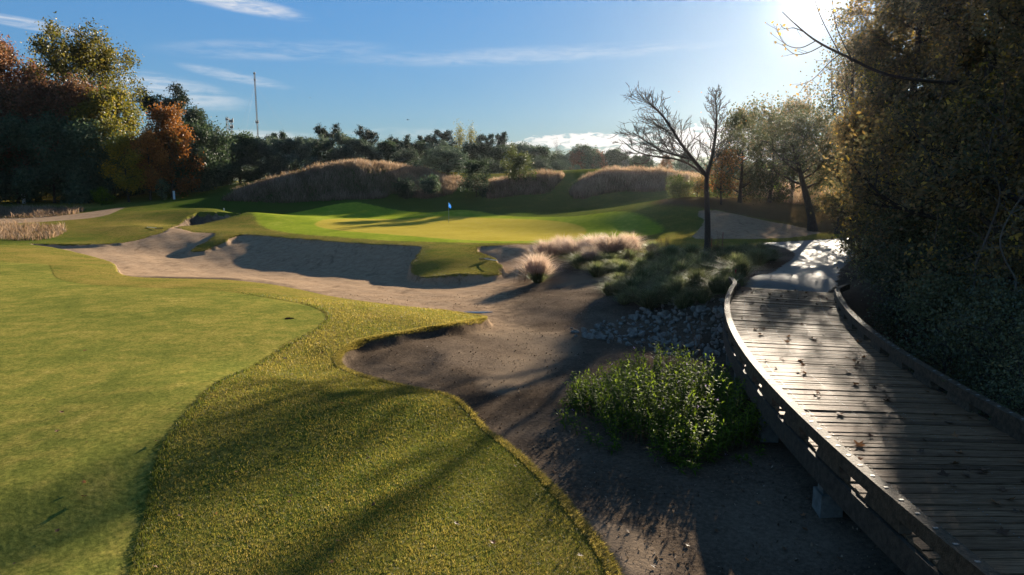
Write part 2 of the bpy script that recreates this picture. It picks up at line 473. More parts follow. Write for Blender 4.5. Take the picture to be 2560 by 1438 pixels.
for p in [(330, 642, -1.15), (450, 640, -1.5), (600, 662, -1.75), (800, 682, -1.75), (980, 690, -1.65), (350, 690, -1.0), (550, 694, -1.2), (700, 708, -1.2), (900, 748, -1.05), (1080, 765, -.95), (1190, 785, -.85), (150, 622, -.8), (250, 642, -.95), (0, 608, -.6),
          (1260, 662, -1.0), (1330, 640, -.75), (1300, 680, -1.0), (1260, 722, -1.0), (1100, 740, -1.15), (1400, 715, -.75), (1300, 800, -.88), (1240, 830, -.8), (1400, 870, -.72), (1000, 872, -.24), (920, 900, -.2), (1080, 842, -.34), (1100, 930, -.5), (1250, 960, -.55), (1180, 1030, -.5), (866, 908, -.12),
          (1400, 1150, -.42), (1600, 1250, -.42), (1600, 1438, -.35), (1800, 1350, -.42), (2000, 1400, -.45), (1500, 950, -.65), (1650, 1000, -.65), (1850, 1010, -.55), (1800, 872, -1.3), (1600, 852, -1.1), (1500, 830, -.85), (1750, 762, -.12), (1830, 765, -.05),
          (1500, 775, -.5), (1620, 800, -.75), (1450, 838, -.62), (1700, 888, -.72), (1870, 912, -.8), (1420, 660, -.55), (1550, 650, -.12), (1700, 660, .05), (1800, 650, .2), (1500, 720, -.4), (1650, 720, -.12), (1780, 700, .12), (1860, 690, .38),
          (1870, 720, .6), (2060, 718, .6), (1965, 680, .6), (2020, 640, .55), (1950, 605, .48), (2100, 600, .5), (2120, 650, .58), (1900, 660, .42)]:
    LO.append(PZ(*p))
for p in [(460, 577, 63), (500, 584, 62), (700, 600, 58.2), (850, 613, 53.2), (1000, 620, 50.5), (1045, 628, 49), (500, 630, 55.5), (600, 622, 56), (700, 652, 51.5), (900, 662, 48.5), (1020, 668, 46.5), (430, 579, 62), (540, 562, 75), (1250, 624, 49), (1320, 618, 48.5),
          (1750, 582, 51), (1800, 594, 49), (1900, 596, 49), (2000, 590, 51), (1830, 539, 59.5), (1920, 553, 58.5), (1770, 536, 59.5), (2040, 577, 54)]:
    LO.append(PD(*p))
LO += [np.array(a, float) for a in [(12.5, 24, .45), (13.5, 15, .1), (12, 10, -.1), (11, 5, -.2), (18, 30, .8), (20, 15, .8), (25, 40, 1.2), (10, 18, -1.2), (12, 18.5, -.9), (6.3, 4, -.5), (5, 8, -.35), (6.5, 13, -.5), (5.2, 11, -.25), (8.5, 20, -1.3), (9.5, 24, -.3),
                                    (2, 0, -.4), (1, -8, 0), (8, -8, -.8), (30, 20, 1.5), (40, 60, 1.5)] + ANCH]
HI = np.array(HI); LO = np.array(LO)


def fan(x, y):
    r = np.hypot(x, y) + 0.5
    th = np.clip(np.arctan2(x, y), -1.6, 1.6)
    return np.stack([th * 1.0, np.log(r) * 1.0], -1)


def tps_fit(P, lam=2e-4):
    Q = fan(P[:, 0], P[:, 1]); n = len(Q)
    d2 = ((Q[:, None] - Q[None]) ** 2).sum(-1)
    K = 0.5 * d2 * np.log(d2 + 1e-12) + np.eye(n) * lam
    A = np.zeros((n + 3, n + 3)); A[:n, :n] = K; A[:n, n] = 1; A[:n, n + 1:] = Q; A[n, :n] = 1; A[n + 1:, :n] = Q.T
    return Q, np.linalg.solve(A, np.r_[P[:, 2], 0, 0, 0])


TH = tps_fit(HI); TL = tps_fit(LO)


def tps_eval(T, x, y):
    Q, w = T; R = fan(x, y).astype(np.float32); n = len(Q); out = np.empty(len(R), np.float32)
    Qf = Q.astype(np.float32); wf = w[:n].astype(np.float32)
    for s in range(0, len(R), 20000):
        r = R[s:s + 20000]
        d2 = (r[:, None, 0] - Qf[None, :, 0]) ** 2 + (r[:, None, 1] - Qf[None, :, 1]) ** 2
        out[s:s + 20000] = (0.5 * d2 * np.log(d2 + 1e-9)) @ wf + w[n] + r @ w[n + 1:].astype(np.float32)
    return out


def sstep(x, a, b):
    t = np.clip((x - a) / (b - a), 0, 1); return t * t * (3 - 2 * t)


def turf_sd(x, y):
    wob = (np.sin(x * 2.3 + y * 1.1) + np.sin(x * 1.1 - y * 2.7 + 2) + np.sin(x * 4.9 + y * 3.7 + 1) * .6 + np.sin(x * 9.1 - y * 7.3) * .35)
    a = sdist(x, y, T1) + .022 * wob; b = np.minimum(sdist(x, y, T2), -sdist(x, y, RB)) + .085 * wob
    return np.maximum(a, b)


def waves(x, y):
    return (np.sin(x * 1.7 + y * .6) + np.sin(x * .7 - y * 1.9 + 1) + np.sin(x * 2.9 + y * 2.3 + 2) * .6 + np.sin(-x * 4.1 + y * 3.3) * .4) / 3


def height(x, y, full=False):
    x = np.asarray(x, float).ravel(); y = np.asarray(y, float).ravel()
    r = np.hypot(x, y)
    hi = tps_eval(TH, x, y); lo = tps_eval(TL, x, y)
    far = sstep(r, 250, 400)
    hi = hi * (1 - far) + 4.0 * far
    # added swale across the near turf, tilted off the sun for a dark band
    c = (y - .98 * x) / 1.4
    hi = hi + sstep(x, -9, -6.5) * sstep(-y, -16, -13) * (0.34 * sstep(c, 9.3, 11.2) - .2)
    sd = turf_sd(x, y)
    lo = lo + waves(x, y) * np.clip(0.035 * np.minimum(r / 20, 1), 0, .05) * sstep(-sdist(x, y, PATH), -.2, 1.2)
    w = sstep(sd, -np.clip(.1 + r * .004, .1, .4), .05)
    lo = np.minimum(lo, np.where(sd > -5.9, np.maximum(hi, lo - 9), lo)) if False else lo
    z = lo + (hi - lo) * w
    return (z, sd) if full else z


def hit(px, py, far=240.0):
    """where the ray through a pixel meets the ground"""
    px = np.atleast_1d(np.asarray(px, float)); py = np.atleast_1d(np.asarray(py, float))
    dx, dz = ray(px, py)
    D = np.exp(np.linspace(math.log(3.0), math.log(far), 420))
    X = dx[:, None] * D[None]; Y = np.broadcast_to(D[None], X.shape); Zr = CAMZ + dz[:, None] * D[None]
    G = height(X.ravel(), Y.ravel()).reshape(X.shape)
    below = Zr < G
    k = np.where(below.any(1), below.argmax(1), len(D) - 1); k = np.maximum(k, 1)
    i = np.arange(len(px)); a = (Zr - G)[i, k - 1]; b = (Zr - G)[i, k]
    f = np.clip(a / (a - b + 1e-9), 0, 1); d = D[k - 1] + (D[k] - D[k - 1]) * f
    x = dx * d; y = d
    return np.c_[x, y, height(x, y)]


def ground_material():
    m, g, out = new_mat('ground')
    pos = g.add('ShaderNodeNewGeometry').outputs['Position']
    sdT, sdG, sdP, sdS, sdF, lush = [g.attr(a) for a in ('turf', 'green', 'path', 'sand', 'fringe', 'lush')]
    n1 = g.noise(pos, 0.35, 5, .6); n2 = g.noise(pos, 2.2, 5, .6); n3 = g.noise(pos, 14, 5, .65); n4 = g.noise(pos, 70, 4, .7)
    n3c = g.math('SUBTRACT', n3, .5); n4c = g.math('SUBTRACT', n4, .5); n2c = g.math('SUBTRACT', n2, .5)
    # turf of the collars and banks: green shoots among straw
    f = g.math('ADD', g.math('ADD', g.math('MULTIPLY', n1, .7), g.math('MULTIPLY', n2, .45)), g.math('ADD', g.math('MULTIPLY', n3c, .5), -.35))
    f = g.math('SUBTRACT', f, lush)
    turf = g.ramp(g.math('ADD', f, .25), [(0, (.045, .08, .014)), (.3, (.11, .125, .024)), (.55, (.22, .17, .042)), (1, (.38, .26, .085))])
    turf = g.vmath('SCALE', turf, g.range(g.math('ADD', n3, g.math('MULTIPLY', n4c, 1.0)), .25, .8, .55, 1.4))
    # mown greens
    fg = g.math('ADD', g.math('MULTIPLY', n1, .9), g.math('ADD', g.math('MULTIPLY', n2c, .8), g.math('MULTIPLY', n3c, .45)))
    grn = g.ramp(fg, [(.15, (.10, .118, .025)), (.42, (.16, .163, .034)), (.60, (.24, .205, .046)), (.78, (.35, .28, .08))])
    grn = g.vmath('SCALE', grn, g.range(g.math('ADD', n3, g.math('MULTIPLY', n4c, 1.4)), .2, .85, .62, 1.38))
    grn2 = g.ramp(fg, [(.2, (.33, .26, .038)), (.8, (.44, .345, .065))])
    frg = g.ramp(fg, [(.2, (.15, .21, .02)), (.55, (.25, .29, .03)), (.9, (.43, .41, .085))])
    g1 = g.range(g.math('ADD', sdG, g.math('ADD', g.math('MULTIPLY', n3c, .25), g.math('MULTIPLY', n2c, .3))), -.04, .06)
    far_green = g.attr('far_green')
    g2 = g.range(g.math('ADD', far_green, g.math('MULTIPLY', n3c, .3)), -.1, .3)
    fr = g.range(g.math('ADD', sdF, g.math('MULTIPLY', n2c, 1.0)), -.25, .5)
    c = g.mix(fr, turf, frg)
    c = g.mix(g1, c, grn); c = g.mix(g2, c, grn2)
    # sand, bare earth
    sand = g.ramp(g.math('ADD', g.math('MULTIPLY', n2, .5), g.math('MULTIPLY', n3, .5)), [(.28, (.19, .122, .075)), (.52, (.33, .23, .148)), (.75, (.42, .31, .205))])
    dirt = g.ramp(g.math('ADD', g.math('MULTIPLY', n1, .5), g.math('ADD', g.math('MULTIPLY', n3, .35), g.math('MULTIPLY', n4, .25))), [(.33, (.024, .018, .013)), (.5, (.078, .058, .042)), (.7, (.20, .15, .108))])
    wash = g.range(g.noise(g.vmath('MULTIPLY', pos, (1.0, .35, 1.0)), 1.3, 6, .7, .8), .53, .70)
    sand = g.mix(g.math('MULTIPLY', wash, .7), sand, (.15, .10, .065))
    sm = g.range(g.math('ADD', sdS, g.math('MULTIPLY', n2c, 3.0)), -1.6, 1.0)
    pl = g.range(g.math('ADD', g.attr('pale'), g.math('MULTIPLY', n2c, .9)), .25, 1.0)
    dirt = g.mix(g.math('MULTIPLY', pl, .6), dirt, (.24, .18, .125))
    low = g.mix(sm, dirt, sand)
    debris = g.range(g.noise(pos, 38, 3, .6, .5), .66, .72)
    low = g.mix(g.math('MULTIPLY', debris, g.math('SUBTRACT', .75, g.math('MULTIPLY', sm, .6))), low, (.05, .035, .025))
    tm = g.range(g.math('ADD', sdT, g.math('ADD', g.math('MULTIPLY', n3c, .14), g.math('MULTIPLY', n4c, .05))), -.05, .05)
    c = g.mix(tm, low, c)
    litter_shade = g.range(g.math('ADD', g.attr('litter'), g.math('MULTIPLY', n3c, .8)), .3, .7)  # leaf litter, with painted tree shade on the bank
    c = g.mix(g.math('MULTIPLY', litter_shade, .85), c, g.mix(n4, (.04, .026, .017), (.12, .075, .045)))
    # concrete path
    conc = g.mix(n3, (.16, .145, .125), (.25, .225, .19))
    conc = g.mix(g.range(n2, .58, .75, 0, .5), conc, (.11, .095, .078))
    pm = g.range(g.math('ADD', sdP, g.math('ADD', g.math('MULTIPLY', n3c, .3), g.math('MULTIPLY', n2c, .4))), -.06, .06)
    c = g.mix(pm, c, conc)
    # the exposed root line under the turf lip
    rough = g.mix(pm, (.8, .8, .8), g.mix(n2, (.52, .52, .52), (.75, .75, .75)))
    p = g.add('ShaderNodeBsdfPrincipled')
    g.put(p.inputs['Base Color'], c); g.put(p.inputs['Roughness'], rough)
    g.put(p.inputs['Specular IOR Level'], g.range(pm, 0, 1, .0, .09))
    hsum = g.math('ADD', g.math('ADD', g.math('MULTIPLY', n2, .03), g.math('MULTIPLY', n3, g.range(tm, 0, 1, .03, .013))), g.math('MULTIPLY', n4, g.range(tm, 0, 1, .010, .005)))
    gm = g.math('MAXIMUM', g.math('MAXIMUM', g1, g2), g.math('MULTIPLY', fr, .8))
    smooth_ = g.math('SUBTRACT', 1.0, g.math('MAXIMUM', g.math('MULTIPLY', .6, gm), g.math('MULTIPLY', .93, pm)))
    b = g.add('ShaderNodeBump'); b.inputs['Distance'].default_value = 1.0
    g.put(b.inputs['Strength'], .85); g.put(b.inputs['Height'], g.math('MULTIPLY', hsum, smooth_)); g.l.new(b.outputs[0], p.inputs['Normal'])
    g.l.new(p.outputs[0], out.inputs[0])
    return m


GROUND = ground_material()


def build_ground():
    fine = np.linspace(-.78, .78, 640); cr = np.linspace(.78, PI, 30)[1:]
    th = np.r_[-cr[::-1], fine, cr]
    rr = np.r_[np.exp(np.linspace(math.log(.2), math.log(4.5), 22))[:-1], np.exp(np.linspace(math.log(4.5), math.log(135), 600)), np.exp(np.linspace(math.log(135), math.log(430), 40))[1:]]
    nt, nr = len(th), len(rr)
    R, T = np.meshgrid(rr, th, indexing='ij')
    X = (R * np.sin(T)).ravel(); Y = (R * np.cos(T)).ravel()
    Z, sd = height(X, Y, True)
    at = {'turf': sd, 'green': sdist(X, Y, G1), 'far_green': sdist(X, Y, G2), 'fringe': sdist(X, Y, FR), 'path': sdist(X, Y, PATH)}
    at['sand'] = np.maximum.reduce([sdist(X, Y, SAND), sdist(X, Y, RB) + 1.0])
    sp = sdist(X, Y, SPATH); at['turf'] = np.minimum(at['turf'], -sp); at['sand'] = np.maximum(at['sand'], sp + 1)
    at['turf'] = np.minimum(at['turf'], -at['path'])
    lush = np.zeros_like(X)
    for px, py, D, s, a in [(900, 500, 104, 13, .35), (700, 515, 98, 10, .3), (1350, 510, 95, 16, .28), (600, 482, 108, 10, .35), (1500, 505, 92, 14, .2), (1700, 520, 62, 5, .12), (300, 560, 66, 9, -.05), (1050, 660, 46, 3, .1)]:
        q = PD(px, py, MD(D, px)); lush += a * np.exp(-((X - q[0]) ** 2 + (Y - q[1]) ** 2) / (2 * s * s))
    for px, py, s, a in [(1000, 1150, 2.0, .14), (600, 1350, 2.0, .16), (1000, 780, 4, -.08), (1450, 1350, 1.2, -.1), (60, 590, 4, .3)]:
        q = PZ(px, py, .1); lush += a * np.exp(-((X - q[0]) ** 2 + (Y - q[1]) ** 2) / (2 * s * s))
    at['lush'] = lush
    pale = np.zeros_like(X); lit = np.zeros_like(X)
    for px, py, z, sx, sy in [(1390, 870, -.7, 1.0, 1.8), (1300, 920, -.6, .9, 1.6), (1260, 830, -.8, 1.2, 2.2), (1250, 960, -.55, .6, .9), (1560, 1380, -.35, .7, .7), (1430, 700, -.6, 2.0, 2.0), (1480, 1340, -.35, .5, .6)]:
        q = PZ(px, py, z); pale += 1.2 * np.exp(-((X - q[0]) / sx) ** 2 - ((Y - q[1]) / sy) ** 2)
    for px, py, D, sx, sy in [(2080, 585, 55, 3.5, 3.5), (2000, 520, 66, 10, 6), (1850, 515, 66, 6, 4), (1760, 500, 66, 4, 3), (2120, 540, 62, 5, 6), (1880, 500, 70, 5, 3), (2250, 640, 38, 6, 8), (2300, 800, 18, 4, 9), (2500, 900, 13, 4, 6), (1930, 650, 33, 1.5, 2)]:  # leaf litter; blobs on the bank widened to paint in the trees' shade
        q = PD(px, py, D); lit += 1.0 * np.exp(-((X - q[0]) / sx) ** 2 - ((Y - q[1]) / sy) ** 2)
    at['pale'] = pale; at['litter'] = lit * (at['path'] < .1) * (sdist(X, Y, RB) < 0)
    V = np.c_[X, Y, Z]
    i = np.arange(nr - 1)[:, None] * nt; j = np.arange(nt)[None, :]; j2 = (j + 1) % nt
    F = np.stack([i + j, i + nt + j, i + nt + j2, i + j2], -1).reshape(-1, 4)[:, ::-1]
    fc = lambda a: at[a][F].mean(1)
    y = Y[F].mean(1); x = X[F].mean(1)
    reg = np.full(len(F), 0)                      # 0 bare earth
    reg[fc('sand') > 0] = 1
    t = fc('turf') > 0
    reg[t & (y < 45) & ~(fc('turf') < 0)] = 2
    reg[t & (sdist(x, y, T2) > 0)] = 3
    reg[t & (fc('fringe') > 0)] = 4
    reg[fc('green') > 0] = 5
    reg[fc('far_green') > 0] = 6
    reg[fc('path') > 0] = 7
    for k, name in enumerate(['bare_earth', 'sand_bunker', 'rough_turf', 'fairway', 'green_fringe', 'putting_green', 'far_putting_green', 'cart_path']):
        f = F[reg == k]
        u, inv = np.unique(f, return_inverse=True)
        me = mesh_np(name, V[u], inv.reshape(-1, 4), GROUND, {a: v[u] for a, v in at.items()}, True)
        tag(link(name, me), kind='structure')


build_ground()

# ------------------------------------------------------------------ timber bridge
DECK = 0.65
HALF = 1.66
WOOD = solid_mat('weathered_plank', (.095, .05, .025), (.27, .155, .085), 5, .66, .08, .9, (.6, 9, 9), 0, .8, 11)
WOOD_RAIL = solid_mat('weathered_rail', (.045, .03, .018), (.115, .076, .046), 4, .7, .15, .8, (3, 3, 3), 0, .3, 14)
WOOD_DARK = solid_mat('old_beam', (.035, .025, .018), (.08, .06, .042), 4, .75, .2, .7, (3, 3, 3), 0, .3, 14)
PILE = solid_mat('grey_pile', (.09, .09, .08), (.2, .195, .175), 5, .8, .2, .5)
STEEL = solid_mat('screw_steel', (.34, .33, .31), (.2, .19, .17), 30, .55, .4, 0, metal=.7)

_left = [(1860, 703), (1838, 730), (1832, 760), (1840, 810), (1862, 870), (1900, 930), (1950, 985), (2010, 1050), (2090, 1120), (2200, 1200), (2310, 1290), (2420, 1370)]
_right = [(2066, 700), (2086, 735), (2115, 770), (2165, 810), (2230, 855), (2310, 905), (2400, 955), (2480, 1000), (2560, 1045)]
_L = np.array([PZ(px, py, DECK + .38) for px, py in _left]); _R = np.array([PZ(px, py, DECK + .38) for px, py in _right])
# centre line through both edges, smoothed by a cubic in y
_yy = np.r_[_L[:, 1], _R[:, 1]]; _xx = np.r_[_L[:, 0] + HALF + .07, _R[:, 0] - HALF - .07]
_cf = np.polyfit(np.r_[_yy, 0, -6], np.r_[_xx, 6.6, 7.6], 3)
Y1 = 24.6


def bridge_axis(s_step, y0=-7.0, y1=Y1):
    ys = np.linspace(y0, y1, 1200); xs = np.polyval(_cf, ys)
    L = np.r_[0, np.cumsum(np.hypot(np.diff(xs), np.diff(ys)))]
    s = np.arange(0, L[-1], s_step)
    x = np.interp(s, L, xs); y = np.interp(s, L, ys)
    tx = np.gradient(x); ty = np.gradient(y); n = np.hypot(tx, ty)
    return np.c_[x, y], np.c_[tx / n, ty / n]


def swept(geo, lat, w, z0, z1, y0=-7.0, y1=Y1, step=.5, tint=.5, flare=0.0):
    P, T = bridge_axis(step, y0, y1); Nn = np.c_[T[:, 1], -T[:, 0]]
    k = np.arange(len(P))
    fl = flare * np.clip(1 - (k[-1] - k) * step / 1.6, 0, 1) ** 1.5
    rows = []
    for dw, z in ((-w / 2, z0), (w / 2, z0), (w / 2, z1), (-w / 2, z1)):
        q = P + Nn * (lat + dw + fl)[:, None] if flare else P + Nn * (lat + dw)
        rows.append(np.c_[q, np.full(len(q), z)])
    V = np.stack(rows, 1).reshape(-1, 3); n = len(P)
    i = np.arange(n - 1)[:, None] * 4; j = np.arange(4)[None]; j2 = (j + 1) % 4
    F = np.stack([i + j, i + 4 + j, i + 4 + j2, i + j2], -1).reshape(-1, 4)
    F = np.vstack([F, [(0, 1, 2, 3)], [(4 * n - 1, 4 * n - 2, 4 * n - 3, 4 * n - 4)]])
    geo.raw(V, F, tint)


def build_bridge():
    root = thing('timber_bridge', 'weathered curving timber cart bridge with low kerb rails on blocks', 'bridge', (0, 0, 0))
    P, T = bridge_axis(.148)
    g = Geo(); sc = Geo(); r = np.random.default_rng(3)
    for (x, y), (tx, ty) in zip(P, T):
        a = math.atan2(ty, tx) - PI / 2 + r.normal(0, .004)
        t = np.clip(r.normal(.5, .22), 0, 1)
        lat = r.normal(0, .012)
        g.box((x + ty * lat, y - tx * lat, DECK - .022 + r.normal(0, .0045)), (2 * HALF + r.normal(0, .02), .128 + r.normal(0, .003), .044), a, t, 1.0, .0022)
        for q in (-1.15, -.42, .42, 1.15):
            for e in (-.035, .035):
                if r.random() < .8:
                    sc.box((x + ty * q + tx * e, y - tx * q + ty * e, DECK + .003), (.012, .012, .004), a, .5)
    g.build('deck', WOOD, root)
    tag(sc.build('deck_screw', STEEL, root), kind='stuff')
    for side, y1 in ((-1, Y1 + .2), (1, Y1 + .1)):
        g = Geo(); swept(g, side * (HALF - .02), .15, DECK + .15, DECK + .335, -7, y1, .4, .5, flare=side * .35)
        g.build('kerb_rail', WOOD_RAIL, root)
        b = Geo(); Pb, Tb = bridge_axis(.31, -6.8, y1)
        for (x, y), (tx, ty) in zip(Pb, Tb):
            q = side * (HALF - .02)
            if r.random() < .8: b.box((x + ty * q, y - tx * q, DECK + .338), (.03, .05, .008), math.atan2(ty, tx), .5)
        tag(b.build('rail_bolt', STEEL, root), kind='stuff')
        Pb, Tb = bridge_axis(1.42, -6.5, y1)
        for (x, y), (tx, ty) in zip(Pb, Tb):
            if y < -1: continue
            g = Geo(); q = side * (HALF - .02)
            g.box((x + ty * q, y - tx * q, DECK + .078), (.82, .145, .15), math.atan2(ty, tx), r.uniform(.3, .7), .84)
            g.build('rail_block', WOOD_RAIL, root)
        g = Geo(); swept(g, side * (HALF + .045), .06, DECK - .36, DECK - .03, -7, Y1, .4)
        g.build('fascia_board', WOOD_DARK, root)
        g = Geo(); swept(g, side * (HALF - .5), .12, DECK - .36, DECK - .05, -7, Y1, .4)
        g.build('stringer', WOOD_DARK, root)
    Pb, Tb = bridge_axis(3.05, 3.4, Y1 - 1.5)
    for (x, y), (tx, ty) in zip(Pb, Tb):
        a = math.atan2(ty, tx) - PI / 2
        g = Geo(); g.box((x, y, DECK - .5), (2 * HALF - .2, .2, .26), a, .5); g.build('cross_beam', PILE, root)
        for side in (-1, 1):
            q = side * (HALF - .22)
            px, py = x + ty * q, y - tx * q
            z = float(height(px, py)[0]) - .2
            g = Geo(); g.box((px, py, (z + DECK - .63) / 2), (.32, .32, DECK - .63 - z), a, .5); g.build('pile', PILE, root)
    return root


build_bridge()

# ------------------------------------------------------------------ tree builder
def curve_pts(p0, d, L, n, rng, up=0.0, wig=.12):
    pts = [np.array(p0, float)]; d = np.array(d, float)
    for i in range(n):
        d = unit(d + rng.normal(0, wig, 3) + np.array([0, 0, up]))
        pts.append(pts[-1] + d * L / n)
    return np.array(pts), d


def skeleton(rng, H, R, cb, nl, profile, lean=(0, 0), trunk_r=.25, sub=4, twig=4, up=.06, rise=.5, top=.97, wig=.1):
    """trunk, limbs, branches and twigs of a tree standing at the origin.
    Returns the woody Geo and the points and spread of its leafy shoots"""
    wood = Geo(); shoots = []
    n = 9; t = np.linspace(0, 1, n)
    bend = rng.normal(0, .02 * H, 2)
    tr = np.c_[lean[0] * t ** 1.5 + bend[0] * np.sin(t * PI), lean[1] * t ** 1.5 + bend[1] * np.sin(t * PI), t * H * top]
    tr[0, 2] -= .3
    rad = trunk_r * (1 - t * .9) ** .9; rad[0] *= 1.35
    wood.tube(tr, rad, 8)
    for i in range(nl):
        h = cb + (1 - cb) * (i + rng.uniform(.1, .9)) / nl
        h = min(h, .97)
        p = np.array([np.interp(h, t, tr[:, k]) for k in range(3)])
        a = i * 2.4 + rng.uniform(-.5, .5)
        Lr = R * profile((h - cb) / (1 - cb)) * rng.uniform(.72, 1.12)
        el = rise * (.5 + h) + rng.normal(0, .12)
        d = np.array([math.cos(a) * math.cos(el), math.sin(a) * math.cos(el), math.sin(el)])
        br, _ = curve_pts(p, d, Lr, 6, rng, up, wig)
        r0 = max(.02, trunk_r * (1 - h) * .45 + .02)
        wood.tube(br, np.linspace(r0, r0 * .3, len(br)), 5)
        for j in range(sub):
            f = .3 + .7 * (j + rng.random()) / sub
            q = np.array([np.interp(f * 6, np.arange(7), br[:, k]) for k in range(3)])
            dd = unit(unit(br[-1] - br[0]) + rng.normal(0, .65, 3))
            L2 = Lr * rng.uniform(.28, .5)
            b2, _ = curve_pts(q, dd, L2, 4, rng, up, wig * 1.4)
            wood.tube(b2, np.linspace(r0 * .42, r0 * .14, 5), 4)
            for k in range(twig):
                f2 = rng.uniform(.25, 1)
                q2 = np.array([np.interp(f2 * 4, np.arange(5), b2[:, c]) for c in range(3)])
                b3, _ = curve_pts(q2, unit(rng.normal(0, 1, 3) + unit(b2[-1] - b2[0]) * .9), L2 * rng.uniform(.4, .7), 3, rng, up, .2)
                wood.tube(b3, np.linspace(r0 * .16, r0 * .06, 4), 3)
                for w in (.35, .7, 1.0):
                    shoots.append(np.array([np.interp(w * 3, np.arange(4), b3[:, c]) for c in range(3)]))
    return wood, np.array(shoots)


def crown_leaves(rng, shoots, n, size, spread, tint_f=None, up=.25, aspect=.55, flat=1.0, keep=None):
    """leaves in tufts round the shoots; whole shoots carry their own hue"""
    hue = np.clip(rng.normal(.5, .22, len(shoots)), 0, 1)
    k = rng.integers(0, len(shoots), n)
    off = rng.normal(0, spread, (n, 3)); off[:, 2] *= flat
    P = shoots[k] + off
    t = np.clip(hue[k] + rng.normal(0, .12, n), 0, 1)
    if tint_f is not None: t = np.clip(t + tint_f(P), 0, 1)
    if keep is not None:
        m = keep(P); P = P[m]; t = t[m]
    s = size * rng.uniform(.6, 1.3, len(P))
    return leaf_geo(P, s, t, rng, aspect, up)


P_ROUND = lambda u: math.sqrt(max(.06, 1 - (2 * u - .85) ** 2 * .85))
P_CONE = lambda u: max(.08, 1 - u * .95)
P_TOP = lambda u: .75 + .3 * math.sin(u * PI)
P_VASE = lambda u: .45 + .55 * math.sin(min(1, u * 1.2) * PI * .8)
P_WALL = lambda u: .8 + .25 * math.sin(u * 9) * (1 - u) - .35 * u * u


def make_tree(name, label, cat, loc, seed, H, R, cb, nl, prof, mat, leaves, size, spread, bark=None, group=None, parts=('trunk', 'crown'), leaf_kw=None, rz=0, **kw):
    rng = np.random.default_rng(seed)
    root = thing(name, label, cat, loc, rz, group)
    wood, sh = skeleton(rng, H, R, cb, nl, prof, **kw)
    wood.build(parts[0], bark or BARK_DARK, root, True)
    if leaves:
        V, F, t = crown_leaves(rng, sh, leaves, size, spread, **(leaf_kw or {}))
        link(parts[1], mesh_np(parts[1], V, F, mat, {'tint': t}), root)
    return root


L_RED = leaf_mat('russet_leaf', [(0, (.05, .05, .024)), (.35, (.12, .065, .038)), (.65, (.19, .08, .05)), (1, (.27, .13, .075))], .4)
L_OLIVE = leaf_mat('olive_leaf', [(0, (.05, .058, .014)), (.4, (.12, .115, .02)), (.75, (.19, .155, .025)), (1, (.31, .22, .035))], .45)
L_ORANGE = leaf_mat('orange_leaf', [(0, (.06, .065, .018)), (.3, (.17, .075, .022)), (.65, (.34, .12, .03)), (1, (.45, .2, .05))], .45)
L_GOLD = leaf_mat('gold_leaf', [(0, (.06, .08, .015)), (.4, (.22, .17, .02)), (1, (.48, .30, .03))], .45)
L_DARK = leaf_mat('evergreen_leaf', [(0, (.026, .044, .026)), (.5, (.055, .084, .05)), (1, (.10, .135, .08))], .25, .6, .12)
L_BLUE = leaf_mat('greygreen_leaf', [(0, (.034, .055, .042)), (.5, (.07, .10, .078)), (1, (.15, .19, .15))], .25, .6, .15)
L_PINE = leaf_mat('pine_needle', [(0, (.012, .024, .016)), (.5, (.028, .046, .028)), (1, (.055, .075, .045))], .15, .6, .2)
L_WOOD = leaf_mat('thicket_leaf', [(0, (.05, .06, .03)), (.35, (.105, .092, .048)), (.65, (.19, .135, .068)), (.85, (.27, .165, .055)), (1, (.45, .30, .06))], .58, .45, .35)
L_IVY = leaf_mat('glossy_leaf', [(0, (.045, .05, .022)), (.5, (.09, .095, .042)), (.95, (.14, .14, .065)), (1, (.22, .17, .06))], .3, .4, .35)
L_SHRUBD = leaf_mat('bank_leaf', [(0, (.035, .05, .016)), (.5, (.075, .095, .026)), (1, (.15, .16, .045))], .35)
L_SHRUB = leaf_mat('lance_leaf', [(0, (.04, .085, .012)), (.5, (.10, .17, .016)), (1, (.22, .29, .03))], .5, .6, .06)


def ground_at(px, D):
    dx, _ = ray(px, HOR)
    x = float(dx) * D
    return (x, D, float(height(x, D)[0]))


M = 1707.0
